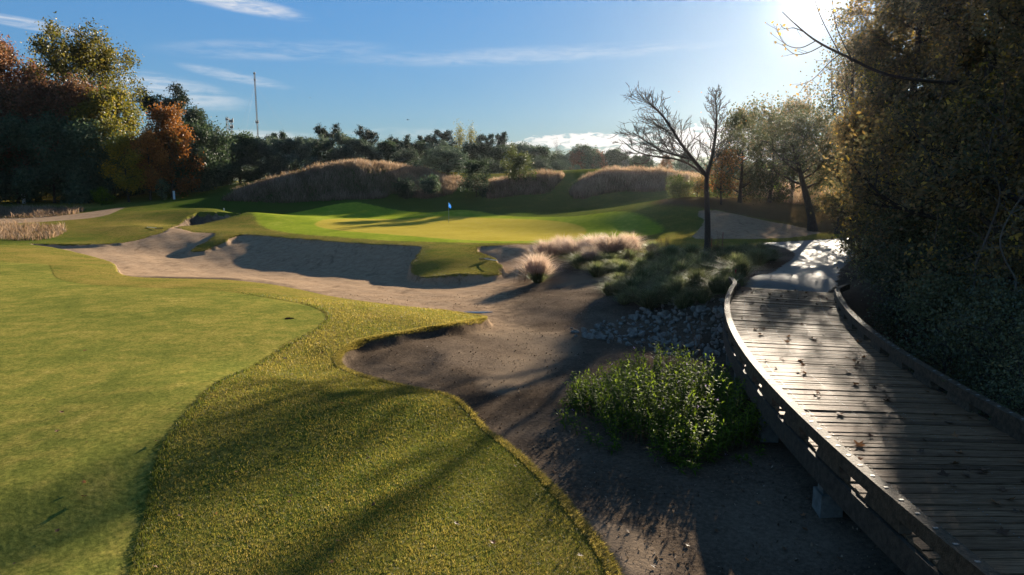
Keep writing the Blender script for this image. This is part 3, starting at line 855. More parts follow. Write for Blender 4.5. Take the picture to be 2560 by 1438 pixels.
# ---- wood on the left, D about 100 m
def left_wood():
    T = make_tree
    g = ground_at
    hz = lambda py0, H: (lambda P: (P[:, 2] / H - .5) * py0)
    T('autumn_tree', 'purplish red autumn tree at the far left edge of the wood', 'tree', g(10, 108), 11, 21.5, 8, .2, 17, P_ROUND, L_RED, 24000, .46, .8, trunk_r=.35)
    T('tall_tree', 'tallest tree of the left wood with an airy yellow green crown', 'tree', g(222, 112), 12, 21.6, 9.2, .42, 20, P_ROUND, L_OLIVE, 21000, .42, .55, trunk_r=.38, rise=.62, lean=(.5, 0), sub=5, twig=5)
    T('russet_tree', 'dull russet tree in front of the tallest yellow green tree', 'tree', g(165, 104), 13, 15.5, 6.2, .2, 14, P_ROUND, L_RED, 22000, .44, .75, trunk_r=.3)
    T('brown_tree', 'brown leaved tree between the purplish tree and the russet tree', 'tree', g(70, 103), 14, 14, 5.5, .2, 13, P_ROUND, L_RED, 20000, .44, .75, trunk_r=.28, leaf_kw={'tint_f': lambda P: -.12 + 0 * P[:, 0]})
    T('olive_tree', 'broad olive yellow tree right of the tallest tree', 'tree', g(280, 105), 15, 14.2, 5.0, .18, 14, P_ROUND, L_OLIVE, 22000, .42, .7, trunk_r=.28, leaf_kw={'tint_f': lambda P: -.06 + 0 * P[:, 0]})
    T('orange_tree', 'bright orange autumn tree at the right end of the left wood', 'tree', g(430, 102), 16, 12.2, 3.9, .12, 15, P_ROUND, L_ORANGE, 14000, .34, .5, trunk_r=.22)
    T('orange_tree', 'smaller orange tree left of the bright orange tree', 'tree', g(372, 99), 17, 9.2, 2.6, .15, 12, P_ROUND, L_ORANGE, 8000, .32, .42, trunk_r=.16, leaf_kw={'tint_f': lambda P: .08 + 0 * P[:, 0]})
    T('yellow_tree', 'small golden yellow tree at the edge of the left wood', 'tree', g(318, 97), 18, 8.4, 2.4, .15, 12, P_ROUND, L_GOLD, 7000, .3, .4, trunk_r=.14)
    T('pine_tree', 'umbrella crowned pine rising behind the orange tree', 'pine tree', g(428, 128), 19, 15.6, 4.4, .82, 9, P_TOP, L_PINE, 8500, .4, .45, bark=BARK, trunk_r=.28, rise=.25, leaf_kw={'flat': .55})
    T('dark_tree', 'dark green tree between the orange tree and the far trees', 'tree', g(496, 122), 20, 12.5, 4.0, .12, 13, P_ROUND, L_DARK, 12000, .4, .6, trunk_r=.25)
    for i, (px, D, H, R, lab) in enumerate([(-40, 101, 11, 5.2, 'dark evergreen bush at the left edge of the photograph'), (40, 100, 11.5, 5.2, 'dark evergreen bush under the brown leaved tree'), (130, 100, 11.5, 5.2, 'dark evergreen bush under the russet tree'),
                                             (215, 100, 10.5, 5, 'dark evergreen bush left of the small golden tree'), (285, 109, 8.5, 4.5, 'dark evergreen bush behind the small golden tree'), (355, 111, 7.5, 4.2, 'dark evergreen bush under the smaller orange tree'), (420, 112, 7.5, 4.4, 'dark evergreen bush under the bright orange tree'), (478, 108, 9, 4.6, 'dark evergreen bush right of the bright orange tree'), (-10, 118, 7, 6, 'deep shaded bush behind the first dark bushes at the left edge'), (90, 120, 7, 6, 'deep shaded bush behind the white post near the left edge'), (180, 120, 7, 6, 'deep shaded bush in the middle of the left wood'), (330, 118, 7, 6, 'deep shaded bush behind the orange trees')]):
        T('evergreen_bush', lab, 'bush', g(px, D), 30 + i, H, R, .03, 14, P_ROUND, L_DARK, 16000, .44, .7, group='dark bushes under the left wood', trunk_r=.16, rise=.12)
    T('low_shrub', 'low bright green shrub at the foot of the left wood', 'shrub', g(250, 94), 41, 1.3, 1.5, .0, 9, P_ROUND, L_SHRUB, 2500, .2, .2, trunk_r=.05, sub=3, twig=3)
    T('pale_sapling', 'pale leaved sapling beside the white post at the wood edge', 'sapling', g(402, 98), 42, 2.6, .9, .1, 9, P_ROUND, leaf_mat('pale_leaf', [(0, (.1, .13, .06)), (1, (.28, .3, .18))]), 900, .2, .2, trunk_r=.05, sub=3, twig=3)


left_wood()


# ---- trees along the horizon: one template of each kind, then copies with their own labels
def far_trees():
    protos = {}
    def proto(kind, **k):
        rng = np.random.default_rng(k.pop('seed'))
        mat = k.pop('mat'); n = k.pop('n'); size = k.pop('size'); sp = k.pop('sp'); lk = k.pop('lk', {})
        wood, sh = skeleton(rng, **k)
        w = wood.mesh('trunk', BARK_DARK, True)
        V, F, t = crown_leaves(rng, sh, n, size, sp, **lk)
        protos[kind] = (w, mesh_np('crown', V, F, mat, {'tint': t}))
    proto('oak_a', seed=51, H=10, R=5, cb=.0, nl=18, rise=.2, profile=P_ROUND, mat=L_DARK, n=20000, size=.42, sp=.48)
    proto('oak_b', seed=52, H=10, R=5.4, cb=.0, nl=18, rise=.2, profile=P_ROUND, mat=L_BLUE, n=20000, size=.42, sp=.48)
    proto('oak_c', seed=53, H=10, R=4.6, cb=.02, nl=17, rise=.2, profile=P_ROUND, mat=L_BLUE, n=17000, size=.42, sp=.6)
    proto('pine_a', seed=54, H=14, R=3.6, cb=.74, nl=10, profile=P_TOP, mat=L_PINE, n=5500, size=.4, sp=.4, rise=.3, lk={'flat': .6})
    proto('pine_b', seed=55, H=14, R=3.0, cb=.55, nl=12, profile=P_TOP, mat=L_PINE, n=5000, size=.4, sp=.4, rise=.3, lk={'flat': .6})
    proto('cedar', seed=56, H=10, R=2.0, cb=.05, nl=20, profile=P_CONE, mat=L_DARK, n=5000, size=.34, sp=.3)
    proto('airy', seed=57, H=13, R=3.6, cb=.4, nl=12, profile=P_VASE, mat=L_OLIVE, n=2000, size=.34, sp=.6, rise=1.0)
    proto('brown', seed=58, H=10, R=4.2, cb=.15, nl=13, profile=P_ROUND, mat=L_RED, n=6000, size=.4, sp=.6)
    proto('bare', seed=59, H=10, R=4.0, cb=.35, nl=14, profile=P_VASE, mat=L_RED, n=60, size=.3, sp=.3, rise=1.0, sub=6, twig=6)
    proto('bush', seed=60, H=4, R=3.2, cb=.02, nl=12, profile=P_ROUND, mat=L_BLUE, n=6500, size=.32, sp=.4)
    hh = {'oak_a': 10.6, 'oak_b': 10.6, 'oak_c': 10.6, 'pine_a': 14.4, 'pine_b': 14.4, 'cedar': 10.2, 'airy': 14, 'brown': 10.6, 'bare': 11, 'bush': 4.6}
    names = {'oak_a': 'oak_tree', 'oak_b': 'oak_tree', 'oak_c': 'oak_tree', 'pine_a': 'pine_tree', 'pine_b': 'pine_tree', 'cedar': 'cedar_tree', 'airy': 'airy_tree', 'brown': 'brown_tree', 'bare': 'bare_tree', 'bush': 'round_bush'}
    # kind, column, depth, row of the top, width factor, label
    rows = [('oak_a', 545, 126, 350, .95, 'dark oak at the left end of the far tree line'), ('cedar', 541, 124, 336, .9, 'pointed dark tree left of the pair of short masts'), ('oak_a', 600, 128, 340, 1.0, 'dark oak in front of the pair of short masts'),
            ('oak_b', 655, 130, 352, .95, 'broad oak below the tall mast'), ('cedar', 691, 132, 328, .8, 'left of two thin pointed cedars right of the tall mast'), ('cedar', 713, 133, 325, .8, 'right of two thin pointed cedars right of the tall mast'), ('oak_b', 725, 128, 352, 1.1, 'wide grey green oak behind the left end of the dry grass mound'),
            ('oak_a', 785, 138, 350, 1.0, 'dark oak left of the first far pine'), ('pine_a', 822, 146, 326, .75, 'first umbrella pine from the left above the far tree line'), ('oak_b', 870, 135, 344, 1.1, 'big round topped oak behind the highest part of the dry grass mound'), ('pine_a', 923, 150, 331, .7, 'umbrella pine standing clear above the middle of the mound'),
            ('oak_c', 920, 138, 362, .8, 'oak with lit grey leaves under the second umbrella pine'), ('oak_a', 965, 145, 357, .9, 'dark oak right of the second umbrella pine'), ('pine_a', 1003, 155, 351, .8, 'low flat topped pine in the dip of the far tree line'), ('bush', 1020, 128, 384, .95, 'pale grey green bush on the right shoulder of the mound'),
            ('oak_a', 1050, 160, 358, .9, 'dark oak in the dip of the far tree line left of the tallest pine'), ('pine_b', 1062, 165, 343, .7, 'small pine left of the tallest far pine'), ('pine_b', 1107, 160, 330, .95, 'tallest broad pine of the far tree line'), ('bush', 1120, 120, 381, 1.25, 'large dark bush at the right end of the mound'),
            ('oak_b', 1115, 155, 365, 1.0, 'oak below the tallest broad pine'), ('airy', 1150, 168, 329, .8, 'left of two airy pale topped trees'), ('airy', 1180, 170, 332, .8, 'right of two airy pale topped trees'), ('pine_b', 1217, 165, 339, .8, 'dark pine right of the airy trees'), ('oak_a', 1195, 158, 362, 1.0, 'oak below the airy pale topped trees'),
            ('pine_b', 1258, 162, 335, .6, 'slim pine with a round top standing alone at the right'), ('oak_a', 1250, 158, 368, .95, 'dark oak under the slim lone pine'), ('oak_c', 1305, 162, 363, .95, 'oak right of the slim lone pine'), ('oak_a', 1352, 165, 369, .9, 'dark oak left of the leafless far tree'), ('bare', 1393, 170, 363, .6, 'small leafless tree rising from the far tree line'),
            ('oak_c', 1400, 170, 388, .8, 'low oak at the foot of the leafless far tree'), ('brown', 1440, 172, 384, .8, 'brownish tree right of the leafless far tree'), ('oak_a', 1462, 175, 367, .75, 'dark round topped oak above the brownish trees'), ('brown', 1490, 178, 381, .8, 'brownish tree behind the right dry grass mound'),
            ('oak_a', 1530, 178, 377, .8, 'dark oak at the right end of the low far tree line'), ('oak_c', 1565, 178, 397, .7, 'low oak left of the gap under the clouds'), ('oak_a', 1588, 150, 390, .5, 'small dark tree under the left branches of the bare tree'), ('oak_a', 1617, 146, 389, .5, 'small dark tree just left of the bare tree stem'),
            ('brown', 1665, 140, 392, .7, 'thin brown tree behind the branches of the bare tree'), ('oak_c', 1715, 130, 385, .8, 'grey green tree behind the stem of the bare tree'),
            ('bush', 1175, 130, 409, .9, 'grey bush in the low row behind the saddle of the mounds'), ('bush', 1232, 132, 407, .9, 'grey bush directly behind the saddle shrub'), ('bush', 1290, 134, 404, .9, 'grey bush behind the round green shrub on the mound'), ('bush', 1345, 134, 402, .9, 'grey bush right of the round green shrub on the mound'), ('bush', 1395, 132, 407, .85, 'grey bush near the notch in the mounds'), ('bush', 1442, 130, 416, .7, 'rightmost grey bush in the low row behind the mounds')]
    done = {}
    r = np.random.default_rng(5)
    for kind, px, D, py, wf, lab in rows:
        x, y, z = ground_at(px, D)
        top = CAMZ + float(ray(px, py)[1]) * D
        s = max(.25, (top - z) / hh[kind])
        if kind not in done:
            t = thing(names[kind], lab, 'bush' if kind == 'bush' else 'tree', (x, y, z - .1))
            link('trunk', protos[kind][0], t); link('crown', protos[kind][1], t); done[kind] = t
        else:
            t = copy_tree(done[kind]); t.location = (x, y, z - .1); t['label'] = lab
        sw = s * wf * 1.15 if kind != 'bush' else s * wf * 1.5
        t.rotation_euler = (0, 0, r.uniform(0, 6.28)); t.scale = (sw, sw, s)
        t['group'] = 'bushes behind the mounds' if kind == 'bush' else 'trees along the horizon'
    # the unbroken wood behind them
    V = []; F = []; A = []; n0 = 0
    rng = np.random.default_rng(61)
    sh = []
    for px in np.arange(430, 2700, 12):
        D = rng.uniform(175, 215)
        top = np.interp(px, [430, 600, 900, 1000, 1100, 1400, 1560, 1600, 1700, 2700], [345, 356, 362, 372, 366, 382, 395, 408, 405, 395]) + rng.normal(0, 5)
        zt = CAMZ + float(ray(px, top)[1]) * D
        x = float(ray(px, HOR)[0]) * D
        z0 = 3.0
        k = 130
        h = rng.uniform(0, 1, k) ** .8
        sh.append(np.c_[x + rng.normal(0, 1.6, k) * (1.15 - h * .7), D + rng.normal(0, 1.6, k), z0 + (zt - z0) * h])
    sh = np.concatenate(sh)
    V, F, t = crown_leaves(rng, sh, 90000, .6, .5)
    tag(link('distant_wood', mesh_np('distant_wood', V, F, L_BLUE, {'tint': t})), kind='stuff')


far_trees()

# ------------------------------------------------------------------ the leafless tree by the path
def bare_tree():
    rng = np.random.default_rng(71)
    b = hit(1768, 628)[0]
    D = b[1]
    W = lambda px, py, dd=0.0: PD(px, py, D + dd)
    root = thing('bare_tree', 'leafless forked tree with a slim dark trunk standing in the grass bed', 'tree', tuple(b))
    trunk = Geo(); tw = Geo()
    def loc(P): return np.asarray(P) - b
    def line(pts, n=14):
        c = catmull(np.array(pts), 6, False); return c
    tr = line([b - [0, 0, .3], W(1769, 580), W(1768, 520), W(1766, 470), W(1768, 430)])
    trunk.tube(loc(tr), np.linspace(.2, .13, len(tr)), 10)
    trunk.tube(loc([b - [0, 0, .2], b + [0, 0, .12], b + [0, 0, .5]]), [.32, .24, .195], 10)
    stem = line([W(1768, 432), W(1778, 400, .2), W(1787, 350, .3), W(1791, 300, .2), W(1790, 262, .1), W(1786, 236)])
    trunk.tube(loc(stem), np.linspace(.15, .02, len(stem)), 7)
    limb = line([W(1766, 440), W(1740, 408, -.2), W(1712, 372, -.4), W(1690, 340, -.5), W(1668, 305, -.4), W(1640, 272, -.2), W(1612, 252)])
    trunk.tube(loc(limb), np.linspace(.14, .025, len(limb)), 7)
    low = line([W(1758, 436), W(1722, 410, .5), W(1680, 396, .9), W(1630, 390, 1.2), W(1590, 378, 1.3), W(1556, 352, 1.2)])
    trunk.tube(loc(low), np.linspace(.09, .02, len(low)), 6)
    mid = line([W(1735, 402, -.2), W(1690, 388, -.8), W(1650, 375, -1.3), W(1610, 350, -1.5), W(1580, 330, -1.5)])
    trunk.tube(loc(mid), np.linspace(.075, .02, len(mid)), 6)

    def branchy(p, d, L, r, lev, up):
        pts, dd = curve_pts(p, d, L, 5, rng, up, .10)
        tw.tube(loc(pts), np.linspace(r, r * .45, 6), 4 if lev else 3)
        if lev == 0: return
        n = 6 if lev == 2 else 4
        for i in range(n):
            f = .2 + .8 * (i + rng.random()) / n
            q = np.array([np.interp(f * 5, np.arange(6), pts[:, k]) for k in range(3)])
            nd = unit(unit(pts[-1] - pts[0]) + rng.normal(0, .5, 3) + np.array([0, 0, .12]))
            branchy(q, nd, L * rng.uniform(.38, .6), max(r * .55, .013), lev - 1, up)
    for c, n, a0, a1, L0 in ((limb, 34, 125, 188, 2.3), (low, 20, 110, 195, 1.5), (mid, 20, 115, 190, 1.7)):
        for i in range(n):
            k = int((.18 + .8 * i / n) * (len(c) - 1)); f = i / n
            a = math.radians(rng.uniform(a0, a1)) if i % 3 else math.radians(rng.uniform(60, 105))
            d = unit(np.array([math.cos(a), rng.normal(0, .45), math.sin(a)]))
            branchy(c[k], d, L0 * (.5 if not i % 3 else .95) * rng.uniform(.6, 1.1) * (1.1 - .45 * f), .026 * (1.1 - .5 * f), 2, .02)
    for i in range(38):
        f = .1 + .88 * i / 38
        k = int(f * (len(stem) - 1))
        a = i * 2.4; el = rng.uniform(.45, .95)
        d = np.array([math.cos(a) * math.cos(el), math.sin(a) * math.cos(el), math.sin(el)])
        branchy(stem[k], d, 1.35 * (1.05 - .6 * f) * rng.uniform(.7, 1.1), .024 * (1.1 - .6 * f), 2, .06)
    trunk.build('trunk', BARK_DARK, root, True)
    tw.build('branches', BARK_DARK, root, True)
    sp = rng.normal(0, 1, (26, 3)) * [1.6, .8, 1.2] + loc(W(1730, 330))
    V, F, t = leaf_geo(sp[:12], np.full(12, .12), np.full(12, .7), rng)
    link('last_leaves', mesh_np('last_leaves', V, F, L_ORANGE, {'tint': t}), root)


bare_tree()


# ------------------------------------------------------------------ trees and thicket on the right
def right_side():
    T = make_tree; g = ground_at
    T('dark_tree', 'dark small leaved tree just right of the leafless tree', 'tree', g(1852, 67), 81, 8.2, 3.0, .04, 18, P_ROUND, L_WOOD, 11000, .24, .36, trunk_r=.2, rise=.3, sub=5, twig=5, leaf_kw={'tint_f': lambda P: -.48 + 0 * P[:, 0]})
    T('dark_tree', 'second dark tree between the leafless tree and the leaning trunk', 'tree', g(1926, 70), 82, 7.6, 3.4, .04, 18, P_ROUND, L_WOOD, 10000, .24, .36, trunk_r=.2, rise=.3, sub=5, twig=5, leaf_kw={'tint_f': lambda P: -.48 + 0 * P[:, 0]})
    T('rust_tree', 'small rust red tree behind the trunk of the leafless tree', 'tree', g(1806, 64), 83, 4.6, 1.7, .2, 12, P_ROUND, L_ORANGE, 2600, .2, .28, trunk_r=.1, leaf_kw={'tint_f': lambda P: -.12 + 0 * P[:, 0]})
    x, y, z = PD(2033, 574, 54)
    z = float(height(x, y)[0])
    T('leaning_tree', 'dark tree with a thick leaning trunk beside the small bunker', 'tree', (x, y, z), 84, 7.6, 4.3, .42, 13, P_TOP, L_WOOD, 9500, .22, .4, trunk_r=.36, lean=(-2.2, .3), sub=5, twig=5, rise=.35, leaf_kw={'tint_f': lambda P: -.45 + 0 * P[:, 0]})
    T('twiggy_tree', 'half bare twiggy tree reaching up below the sun', 'tree', g(2105, 52), 85, 13.4, 4.8, .2, 22, P_VASE, L_WOOD, 6500, .2, .34, trunk_r=.28, sub=6, twig=7, rise=.8, leaf_kw={'tint_f': lambda P: -.2 + 0 * P[:, 0]})
    T('dark_tree', 'dense dark tree standing behind the leaning trunk', 'tree', g(1985, 78), 86, 9.4, 4.4, .03, 14, P_ROUND, L_WOOD, 10000, .26, .45, trunk_r=.25, leaf_kw={'tint_f': lambda P: -.1 + 0 * P[:, 0]})
    T('thicket_tree', 'dense tree behind the twiggy tree at the bend of the path', 'tree', g(2150, 62), 87, 14.5, 4.2, .04, 20, P_WALL, L_WOOD, 16000, .26, .5, trunk_r=.3)
    T('lit_bush', 'bright green bush under the dark trees beyond the bunker', 'bush', g(1925, 76), 88, 2.6, 1.9, .02, 10, P_ROUND, L_SHRUB, 2600, .2, .25, trunk_r=.06, sub=3, twig=3)
    # shrubs on the banks
    for i, (px, D, H, R, m, lab) in enumerate([(1190, 110, 4.2, 2.3, L_DARK, 'dark green bush in the gap between the two dry grass mounds'), (1296, 113, 3.2, 2.8, L_OLIVE, 'round olive green bush on top of the dry grass mound'),
                                               (1702, 67, 1.0, 1.5, L_OLIVE, 'low yellow green shrub left of the leafless trunk at the hump'), (1795, 70, 1.1, 1.4, L_OLIVE, 'low green shrub right of the leafless trunk above the small bunker'), (1012, 109, 1.5, 1.3, L_DARK, 'low dark shrub on the front of the left dry grass mound'), (1078, 111, 1.6, 1.4, L_DARK, 'low dark shrub near the right end of the left dry grass mound'), (1745, 74, 1.2, 1.4, L_WOOD, 'low dark shrub behind the leafless trunk'),
                                               (1860, 72, 1.2, 1.6, L_WOOD, 'low dark shrub on the bank above the small bunker'), (2085, 64, 1.3, 1.8, L_WOOD, 'dark shrub right of the leaning trunk')]):
        T('bank_shrub', lab, 'shrub', g(px, MD(D, px)), 90 + i, H, R, .0, 11, P_ROUND, L_SHRUBD if m is L_OLIVE else m, 3600 if D < 100 else 4200, .16 if D < 100 else .3, .2 if D < 100 else .35, trunk_r=.06, sub=4, twig=3, group='shrubs on the banks')

    # the thicket along the bridge: tall trees clothed to the ground
    kw = dict(sub=6, twig=6, trunk_r=.26, rise=.35)
    T('thicket_tree', 'tall dark tree at the far end of the thicket beside the path', 'tree', g(2215, 41), 101, 17, 3.4, .03, 30, P_WALL, L_WOOD, 34000, .2, .3, **kw)
    T('thicket_tree', 'tall brownish tree hung with yellow leaves at the end of the bridge', 'tree', g(2275, 31), 102, 17, 3.5, .03, 32, P_WALL, L_WOOD, 44000, .175, .28, **kw)
    rb = T('thicket_tree', 'tall tree of the thicket with a branch hanging below the sun', 'tree', g(2400, 23), 103, 16, 3.4, .03, 34, P_WALL, L_WOOD, 50000, .155, .26, **kw)
    T('thicket_tree', 'nearest tall tree of the thicket at the right edge', 'tree', g(2640, 17.5), 104, 14, 3.6, .03, 34, P_WALL, L_WOOD, 52000, .14, .26, **kw)
    T('thicket_tree', 'tall tree deep in the thicket behind the nearest one', 'tree', g(2560, 29), 105, 17, 4.0, .03, 30, P_WALL, L_WOOD, 34000, .18, .32, **kw)
    T('thicket_tree', 'tall tree deep in the thicket behind the brownish tree', 'tree', g(2400, 40), 106, 18, 4.4, .03, 30, P_WALL, L_WOOD, 28000, .22, .4, **kw)
    T('thicket_tree', 'tall tree outside the right edge of the thicket', 'tree', g(2900, 27), 107, 16, 4.4, .03, 28, P_WALL, L_WOOD, 40000, .18, .5, **kw)
    # one long branch with a few last leaves in front of the sun
    rng = np.random.default_rng(110)
    o = np.array(rb.location); tw = Geo(); lv = []
    main = catmull(np.array([PD(2400, 210, 23), PD(2230, 190, 21.5), PD(2110, 138, 20.6), PD(2040, 102, 20.2), PD(1990, 62, 20), PD(1956, 30, 20)]), 6, False) - o
    tw.tube(main, np.linspace(.06, .008, len(main)), 5)
    for p in ([(2040, 102), (2000, 120), (1960, 108), (1940, 66)], [(2060, 112), (2020, 132), (1985, 135), (1955, 110)], [(2100, 135), (2060, 60), (2040, 10), (2032, -30)], [(2010, 80), (1985, 70), (1962, 72), (1950, 60)], [(2100, 135), (2070, 160), (2030, 200), (1990, 215)], [(2130, 150), (2100, 90), (2085, 40), (2080, -20)]):
        c = catmull(np.array([PD(a, b, 20.2 + .1 * k) for k, (a, b) in enumerate(p)]), 4, False) - o
        tw.tube(c, np.linspace(.016, .006, len(c)), 4)
        lv += [c[i] + rng.normal(0, .04, 3) for i in (-1, -3, -6)]
        for k in range(4):
            i = rng.integers(3, len(c) - 1); q, _ = curve_pts(c[i], unit(c[-1] - c[0] + rng.normal(0, .5, 3)), rng.uniform(.2, .5), 3, rng, .05, .1)
            tw.tube(q, np.linspace(.007, .004, 4), 3); lv.append(q[-1])
    hb = tw.build('hanging_branch', BARK_DARK, rb, True)
    lv = np.array(lv)
    V, F, t = leaf_geo(lv, rng.uniform(.08, .15, len(lv)), rng.uniform(.6, 1, len(lv)), rng, .8)
    link('branch_leaves', mesh_np('branch_leaves', V, F, L_WOOD, {'tint': t}), hb)
    # understorey beside the bridge
    for i, (px, D, H, R, m, n, s, lab) in enumerate([
            (2205, 29, 2.2, 1.3, L_WOOD, 7000, .09, 'brown leaved bush at the far right end of the bridge'), (2250, 24, 2.6, 1.4, L_IVY, 6500, .11, 'glossy green bush behind the far part of the right rail'),
            (2320, 20.5, 2.7, 1.5, L_IVY, 7500, .10, 'glossy pale glinting bush beside the middle of the right rail'), (2410, 17.3, 2.6, 1.5, L_IVY, 7500, .095, 'glossy dark bush beside the near part of the right rail'),
            (2530, 14.4, 2.4, 1.5, L_IVY, 8000, .085, 'dark leafy bush at the right edge above the rail'), (2690, 12.2, 2.2, 1.5, L_IVY, 9000, .07, 'dark leafy bush leaving the picture at the right edge'),
            (2460, 21, 3.6, 1.7, L_IVY, 9000, .09, 'taller glossy bush behind the pale glinting bush'), (2600, 18, 3.4, 1.7, L_WOOD, 9000, .09, 'brown green bush under the nearest tall tree'), (2360, 26, 4.2, 1.7, L_WOOD, 9000, .1, 'brown green bush behind the far glossy bush'),
            (2180, 35, 3.4, 1.3, L_GOLD, 2600, .11, 'bush with yellow leaves at the bend of the path'), (2215, 33, 7.5, 1.3, L_WOOD, 7000, .11, 'slender brown sapling rising beside the path')]):
        T('thicket_bush', lab, 'bush', g(px, D), 120 + i, H, R, .0, 16, P_ROUND, m, n, s, .2, trunk_r=.05, sub=5, twig=4, group='bushes along the right side of the bridge')
    # yellow leaved vines hanging on the front of the thicket
    for i, (px, D, H, R, n, lab) in enumerate([(2165, 37, 9.5, 1.6, 1600, 'tall yellow leaved vine on the corner of the thicket'), (2235, 27.5, 6.5, 1.3, 1100, 'yellow leaved vine low on the thicket beside the bridge end'), (2480, 18.8, 8.5, 1.5, 500, 'sparse yellow leaved vine high on the right of the thicket')]):
        T('yellow_vine', lab, 'vine', g(px, D), 140 + i, H, R, .08, 18, P_WALL, L_GOLD, n, .13, .3, trunk_r=.04, sub=4, twig=4, bark=BARK, group='yellow vines on the thicket')
    # crooked stems showing among the leaves
    for i, (pts, r, lab) in enumerate([([(2440, 660), (2480, 560), (2500, 480), (2470, 400), (2490, 300)], .05, 'crooked stem on the right of the thicket'), ([(2330, 640), (2345, 520), (2310, 400), (2350, 250), (2400, 120)], .03, 'thin stem curving up the middle of the thicket'),
                                       ([(2540, 700), (2500, 600), (2560, 480)], .035, 'short stem at the right edge of the thicket'), ([(2200, 600), (2190, 520), (2215, 420), (2205, 330)], .03, 'thin stem at the left corner of the thicket')]):
        D = [17.2, 21, 14.8, 30][i]
        c = catmull(np.array([PD(a, b, D + .2 * k) for k, (a, b) in enumerate(pts)]), 6, False)
        gz = float(height(c[0][0], c[0][1])[0]); c = np.vstack([[c[0][0] + .1, c[0][1], gz - .2], c])
        geo = Geo(); geo.tube(c, np.linspace(r * .7, r * .25, len(c)), 6)
        r2 = np.random.default_rng(150 + i)
        for k in range(10):
            q, _ = curve_pts(c[r2.integers(4, len(c))], unit(r2.normal(0, 1, 3)), r2.uniform(.6, 1.6), 5, r2, .05, .2); geo.tube(q, np.linspace(r * .3, r * .12, 6), 3)
        tag(geo.build('vine_stem', BARK, None, True), lab, 'stem', 'stems in the thicket')


right_side()

# ------------------------------------------------------------------ grasses
def grass_mat(name, lo, hi, trans=.5, rough=.55):
    """lo: ramp by tint of the blade"""
    return leaf_mat(name, lo, trans, rough, .25)


DRYGRASS = grass_mat('dry_grass', [(0, (.095, .058, .042)), (.35, (.21, .135, .10)), (.7, (.35, .235, .18)), (1, (.50, .37, .30))], .5)
MUHLY = grass_mat('muhly_blade', [(0, (.07, .09, .04)), (.5, (.15, .17, .08)), (1, (.36, .34, .18))], .55)
PLUME = grass_mat('pink_plume', [(0, (.40, .27, .25)), (.5, (.53, .39, .365)), (1, (.66, .52, .49))], .55)
TURFD = grass_mat('shaded_lip_blade', [(0, (.03, .05, .008)), (.5, (.09, .085, .018)), (1, (.2, .15, .04))], .12)  # darker turf blade, the shade below the far lips put into its colour
TURFB = grass_mat('turf_blade', [(0, (.035, .055, .01)), (.35, (.125, .135, .026)), (.7, (.30, .23, .055)), (1, (.55, .41, .15))], .5)


def inside(poly, n, rng):
    lo, hi = poly.min(0), poly.max(0)
    P = rng.uniform(lo, hi, (n, 2))
    return P[sdist(P[:, 0], P[:, 1], poly, .5) > 0]


def dry_grass():
    rng = np.random.default_rng(201)
    regs = [([(555, 517, 97), (640, 514, 98), (760, 500, 101), (880, 490, 104), (960, 487, 108), (985, 480, 112), (1060, 487, 107), (1130, 480, 112), (1150, 458, 119), (1200, 453, 122), (1130, 440, 128), (950, 416, 132), (850, 422, 127), (700, 450, 116), (630, 470, 110), (585, 495, 104)], 46000, .72, .05, 'pinkish_grass'),
            ([(1218, 489, 107), (1300, 492, 106), (1360, 487, 107), (1393, 468, 112), (1405, 452, 120), (1250, 448, 124), (1150, 452, 126), (1215, 468, 112)], 13000, .72, .05, ''),
            ([(1432, 486, 100), (1550, 489, 98), (1700, 477, 96), (1770, 467, 97), (1745, 452, 106), (1600, 438, 114), (1500, 439, 114), (1440, 452, 110)], 20000, .72, .05, ''),
            ([(1790, 490, 79), (1880, 497, 75), (1980, 512, 70), (2090, 518, 70), (2160, 505, 75), (2110, 482, 86), (2000, 468, 92), (1880, 468, 92)], 15000, .75, .045, ''),
            ([(-150, 547, 77), (90, 543, 78), (205, 528, 84), (190, 518, 88), (60, 513, 90), (-150, 515, 90)], 9000, .6, .045, ''),
            ([(-150, 594, 60), (50, 606, 56), (140, 600, 59), (165, 576, 65), (100, 562, 69), (-150, 560, 70)], 8000, .55, .035, '')]
    for pts, n, H, W, nm in regs:
        poly = catmull(np.array([PD(p[0], p[1], MD(p[2], p[0]))[:2] for p in pts]), 3)
        P = inside(poly, int(n * 1.25), rng)
        z = height(P[:, 0], P[:, 1])
        cl = (np.sin(P[:, 0] * .9 + P[:, 1] * .5) + np.sin(P[:, 0] * .37 - P[:, 1] * .8) + np.sin(P[:, 0] * 2.1 + P[:, 1] * 1.3) * .7) / 2.7
        P2 = np.sin(P[:, 0] * 3.3 + np.sin(P[:, 1] * 2.1) * 2) * np.sin(P[:, 1] * 2.7 + np.sin(P[:, 0] * 1.7) * 2)
        h = H * (1 + .3 * cl + .38 * P2) * rng.uniform(.5, 1.3, len(P))
        t = np.clip((.5 if P[:, 0].mean() > -25 else .28) + .22 * cl + .1 * P2 + rng.normal(0, .17, len(P)), 0, 1)
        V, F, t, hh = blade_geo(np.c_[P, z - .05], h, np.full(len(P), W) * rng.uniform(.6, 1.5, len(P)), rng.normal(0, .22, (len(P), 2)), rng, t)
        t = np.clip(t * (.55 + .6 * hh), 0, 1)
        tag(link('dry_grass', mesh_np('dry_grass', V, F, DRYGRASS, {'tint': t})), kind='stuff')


dry_grass()


